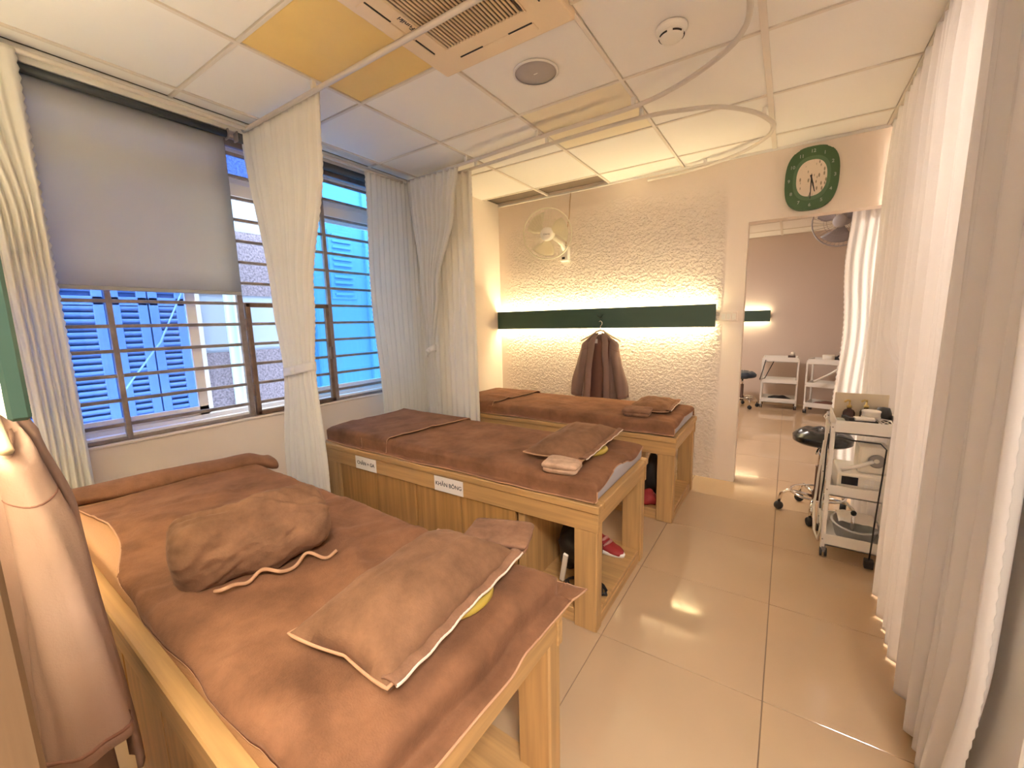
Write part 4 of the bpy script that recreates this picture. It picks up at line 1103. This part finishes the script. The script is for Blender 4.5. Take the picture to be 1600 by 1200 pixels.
# black cable with plug hanging in front of the trolley
o_ = B().tube([(TX - .125, TY - .20, .70), (TX - .06, TY - .205, .690), (TX + .05, TY - .205, .688), (TX + .075, TY - .205, .66), (TX + .070, TY - .205, .50), (TX + .062, TY - .205, .30), (TX + .058, TY - .205, .12), (TX + .055, TY - .205, .055)], .0038, 6).build('power_cable', M_BLACK, None, smooth=True)
B().box((TX + .035, TY - .225, .012), (TX + .075, TY - .185, .058), .006, 2).build('plug', M_BLACK, o_)
tag(o_, 'black power cable with plug hanging down the front of the trolley', 'cable')
o_ = B().tube([(TX - .155, TY - .14, .70), (TX - .160, TY - .15, .62), (TX - .158, TY - .13, .45), (TX - .162, TY - .10, .30), (TX - .155, TY - .02, .22)], .004, 6).build('power_cable', M_BLACK, None, smooth=True)
tag(o_, 'black cable running down the left post of the trolley', 'cable')
o_ = B().tube([(TX - .16, TY + .02, .62), (TX - .175, TY, .42), (TX - .185, TY - .02, .22), (TX - .178, TY - .06, .10), (TX - .160, TY - .10, .06), (TX - .150, TY - .09, .15), (TX - .155, TY - .02, .22)], .006, 8).build('white_hose', M_PLASTIC, None, smooth=True)
tag(o_, 'white hose hanging in a loop at the side of the trolley', 'hose')

def stool(label, loc, rz, seat_z=.555, m=M_LEATHER, r=.165):
    t = thing('rolling_stool', label, 'stool', loc, rz, 'black round rolling stools')
    def st(u, v):
        a = 2 * PI * u
        prof = [(0, .02), (.20, .022), (.45, .018), (.7, .010), (.9, -.004), (1.0, -.03), (.98, -.062), (.85, -.075), (0, -.075)]
        x = v * (len(prof) - 1); i = min(int(x), len(prof) - 2); fr = x - i
        rr = lerp(prof[i][0], prof[i + 1][0], fr); z = lerp(prof[i][1], prof[i + 1][1], fr)
        if z > -.02:
            z += .010 * abs(math.sin(a * 4)) * abs(math.sin(rr * PI * 2.2)) - .004
        return Vector((rr * r * math.cos(a), rr * r * math.sin(a), seat_z + z))
    B().grid(st, 48, 33, closeu=True).build('seat', m, t, smooth=True)
    B().lathe([(0, seat_z - .10), (.07, seat_z - .095), (.11, seat_z - .076), (0, seat_z - .074)], 20).build('seat_plate', M_BLACK, t, smooth=True)
    B().tube([(0, 0, .30), (0, 0, seat_z - .09)], .013, 12).build('piston', M_CHROME, t, smooth=True)
    B().lathe([(0, .10), (.030, .10), (.032, .16), (.022, .18), (.021, .33), (.024, .34), (0, .34)], 16).build('column', mat('column_brown', (.16, .10, .08), .3, metal=.6), t, smooth=True)
    B().tube([(0, 0, seat_z - .10), (-.06, -.07, seat_z - .10), (-.09, -.11, seat_z - .115)], .006, 8).build('lever', M_CHROME, t, smooth=True)
    B().tube([(.150 * math.cos(2 * PI * k / 36), .150 * math.sin(2 * PI * k / 36), .150) for k in range(36)], .008, 8, closed=True).build('foot_ring', M_CHROME, t, smooth=True)
    for k in range(5):
        a = 2 * PI * k / 5 + .3; c, s_ = math.cos(a), math.sin(a)
        lg = B().tube([(.02 * c, .02 * s_, .125), (.10 * c, .10 * s_, .140), (.17 * c, .17 * s_, .145), (.205 * c, .205 * s_, .115), (.215 * c, .215 * s_, .06)], .011, 10).build('leg', M_CHROME, t, smooth=True)
        B().lathe([(0, -.016), (.024, -.016), (.029, -.008), (.029, .008), (.024, .016), (0, .016)], 16, Matrix.Translation((.215 * c, .215 * s_, .029)) @ Matrix.Rotation(a + .6, 4, 'Z') @ Matrix.Rotation(PI / 2, 4, 'X')).build('wheel', M_RUBBER, lg, smooth=True)
    return t
stool('black tufted rolling stool behind the white trolley', (.235, 3.335, 0), .45, .575)

# ------------------------------------------------------------------ next room
t2 = trolley('white trolley left of its twin against the far wall', (-.06, 7.20, 0), 0.0, .42, .34, (.09, .37, .68))
t3 = trolley('white trolley right of its twin, half hidden by doorway curtain', (.50, 7.00, 0), -.25, .42, .34, (.09, .37, .68))
stool('dark blue rolling stool far away at the doorway edge', (-.52, 7.0, 0), 0, .52, mat('navy_leather', (.02, .035, .06), .4), .18)
def lump(nm, label, cat, loc, sx, sy, sz, m, seed, group=None):
    def f(u, v):
        a = 2 * PI * u; ph = PI * v
        k = 1 + .35 * nz(math.cos(a) * math.sin(ph), math.sin(a) * math.sin(ph), math.cos(ph) + seed, 1.6)
        return Vector((math.cos(a) * math.sin(ph) * sx * k, math.sin(a) * math.sin(ph) * sy * k, max(-sz * .55, -math.cos(ph) * sz * k) + sz * .55))
    o_ = B().grid(f, 24, 14, closeu=True).build(nm, m, None, smooth=True)
    return put(o_, *loc, label, cat, group)
lump('black_pouch', 'black pouch slumped on the bottom shelf of the left far trolley', 'pouch', (-.04, 7.18, .098), .15, .10, .05, M_BLACK, 1.0)
lump('dark_cloth', 'dark cloth bundled on the bottom shelf of the right far trolley', 'cloth', (.48, 7.0, .098), .15, .10, .04, M_ROBEIN, 3.0)
tray_item('brown_box', 'small brown box on top of the left far trolley', 'box', .07, 7.18, .688, (.09, .07, .08), mat('box_brown', (.10, .06, .05), .6))
o_ = B().lathe([(0, 0), (.025, 0), (.028, .03), (.018, .05), (0, .055)], 14).build('white_pot', M_PLASTIC, None, smooth=True); put(o_, .08, 7.18, .769, 'tiny white pot on the brown box on the far trolley', 'pot')
o_ = B().lathe([(0, 0), (.06, 0), (.065, .06), (.07, .11), (.06, .115), (0, .112)], 16).build('white_tub', M_PLASTIC, None, smooth=True); put(o_, .48, 6.98, .688, 'white tub on top of the right far trolley', 'tub')
lump('black_bottle', 'black round bottle on top of the right far trolley', 'bottle', (.59, 7.0, .688), .05, .05, .07, M_BLACK, 5.0)
o_ = B().tube([(-.24, 7.02, .71), (-.27, 7.01, .55), (-.30, 7.01, .42), (-.24, 7.02, .44), (-.14, 7.015, .69)], .006, 6).build('power_cable', M_BLACK, None, smooth=True)
tag(o_, 'dark cable looped over the left far trolley', 'cable')
o_ = B().tube([(.33, 6.76, .46), (.50, 6.72, .58), (.62, 6.74, .68), (.68, 6.78, .74)], .014, 8).build('bent_lamp', M_WHITE, None, smooth=True)
tag(o_, 'white bent lamp standing against the right far trolley', 'lamp')

# ------------------------------------------------------------------ things on the open shelves under the beds
sx0, sy0 = -.595, 1.512
lump('black_bag', 'black bag slumped on the open shelf of the middle bed', 'bag', (sx0 - .245, sy0 + .37, .072), .105, .12, .15, M_BLACK, 2.0)
o_ = B().box((-.012, -.006, 0), (.012, .006, .21), .003, 2, rot=Matrix.Rotation(.30, 3, 'Y') @ Matrix.Rotation(.35, 3, 'X'), org=(0, 0, 0)).build('white_bar', M_PLASTIC, None)
put(o_, sx0 - .255, sy0 + .17, .082, 'slim white bar leaning on the black bag under the middle bed', 'bar')
o_ = B().tube([(.09 * math.cos(a) * (1 + .15 * math.sin(2.3 * a)), .07 * math.sin(a), .006 + .004 * (k % 5)) for k, a in enumerate([i * .42 for i in range(34)])], .005, 6).build('power_cable', M_BLACK, None, smooth=True)
put(o_, sx0 - .130, sy0 + .175, .074, 'black cable coiled on the shelf under the middle bed', 'cable')
shoe = thing('red_shoe', 'red and white shoe on the shelf under the middle bed', 'shoe', (sx0 - .185, sy0 + .555, .072), -.2)
def shf(u, v):
    a = 2 * PI * u; x = lerp(-.12, .12, v); wd = .042 * (max(0, 1 - abs(2 * v - 1) ** 4)) ** .5 + .002; hh = interp([(0, .05), (.25, .095), (.45, .075), (.8, .045), (1, .03)], v)
    return Vector((x, math.cos(a) * wd, max(0.004, (math.sin(a) * .5 + .5) * hh)))
B().grid(shf, 20, 24, closeu=True).build('upper', M_RED, shoe, smooth=True)
B().lathe([(0, 0), (1, 0), (1.02, .012), (1, .020), (0, .020)], 24, Matrix.Diagonal((.125, .046, 1, 1))).build('sole', M_PAPER, shoe, smooth=True)
B().tube([(-.01, -.035, .05), (.02, 0, .082), (-.01, .035, .055)], .009, 8).tube([(.02, -.036, .04), (.045, 0, .070), (.02, .036, .045)], .009, 8).build('straps', M_ROSE, shoe, smooth=True)
lump('black_bag', 'black bag on the shelf under the far bed', 'bag', (-.545 - .21, 2.685 + .36, .074), .09, .12, .17, M_BLACK, 7.0)
lump('red_pouch', 'dark red pouch on the shelf under the far bed', 'pouch', (-.545 - .20, 2.685 + .105, .074), .07, .05, .06, M_RED, 9.0)
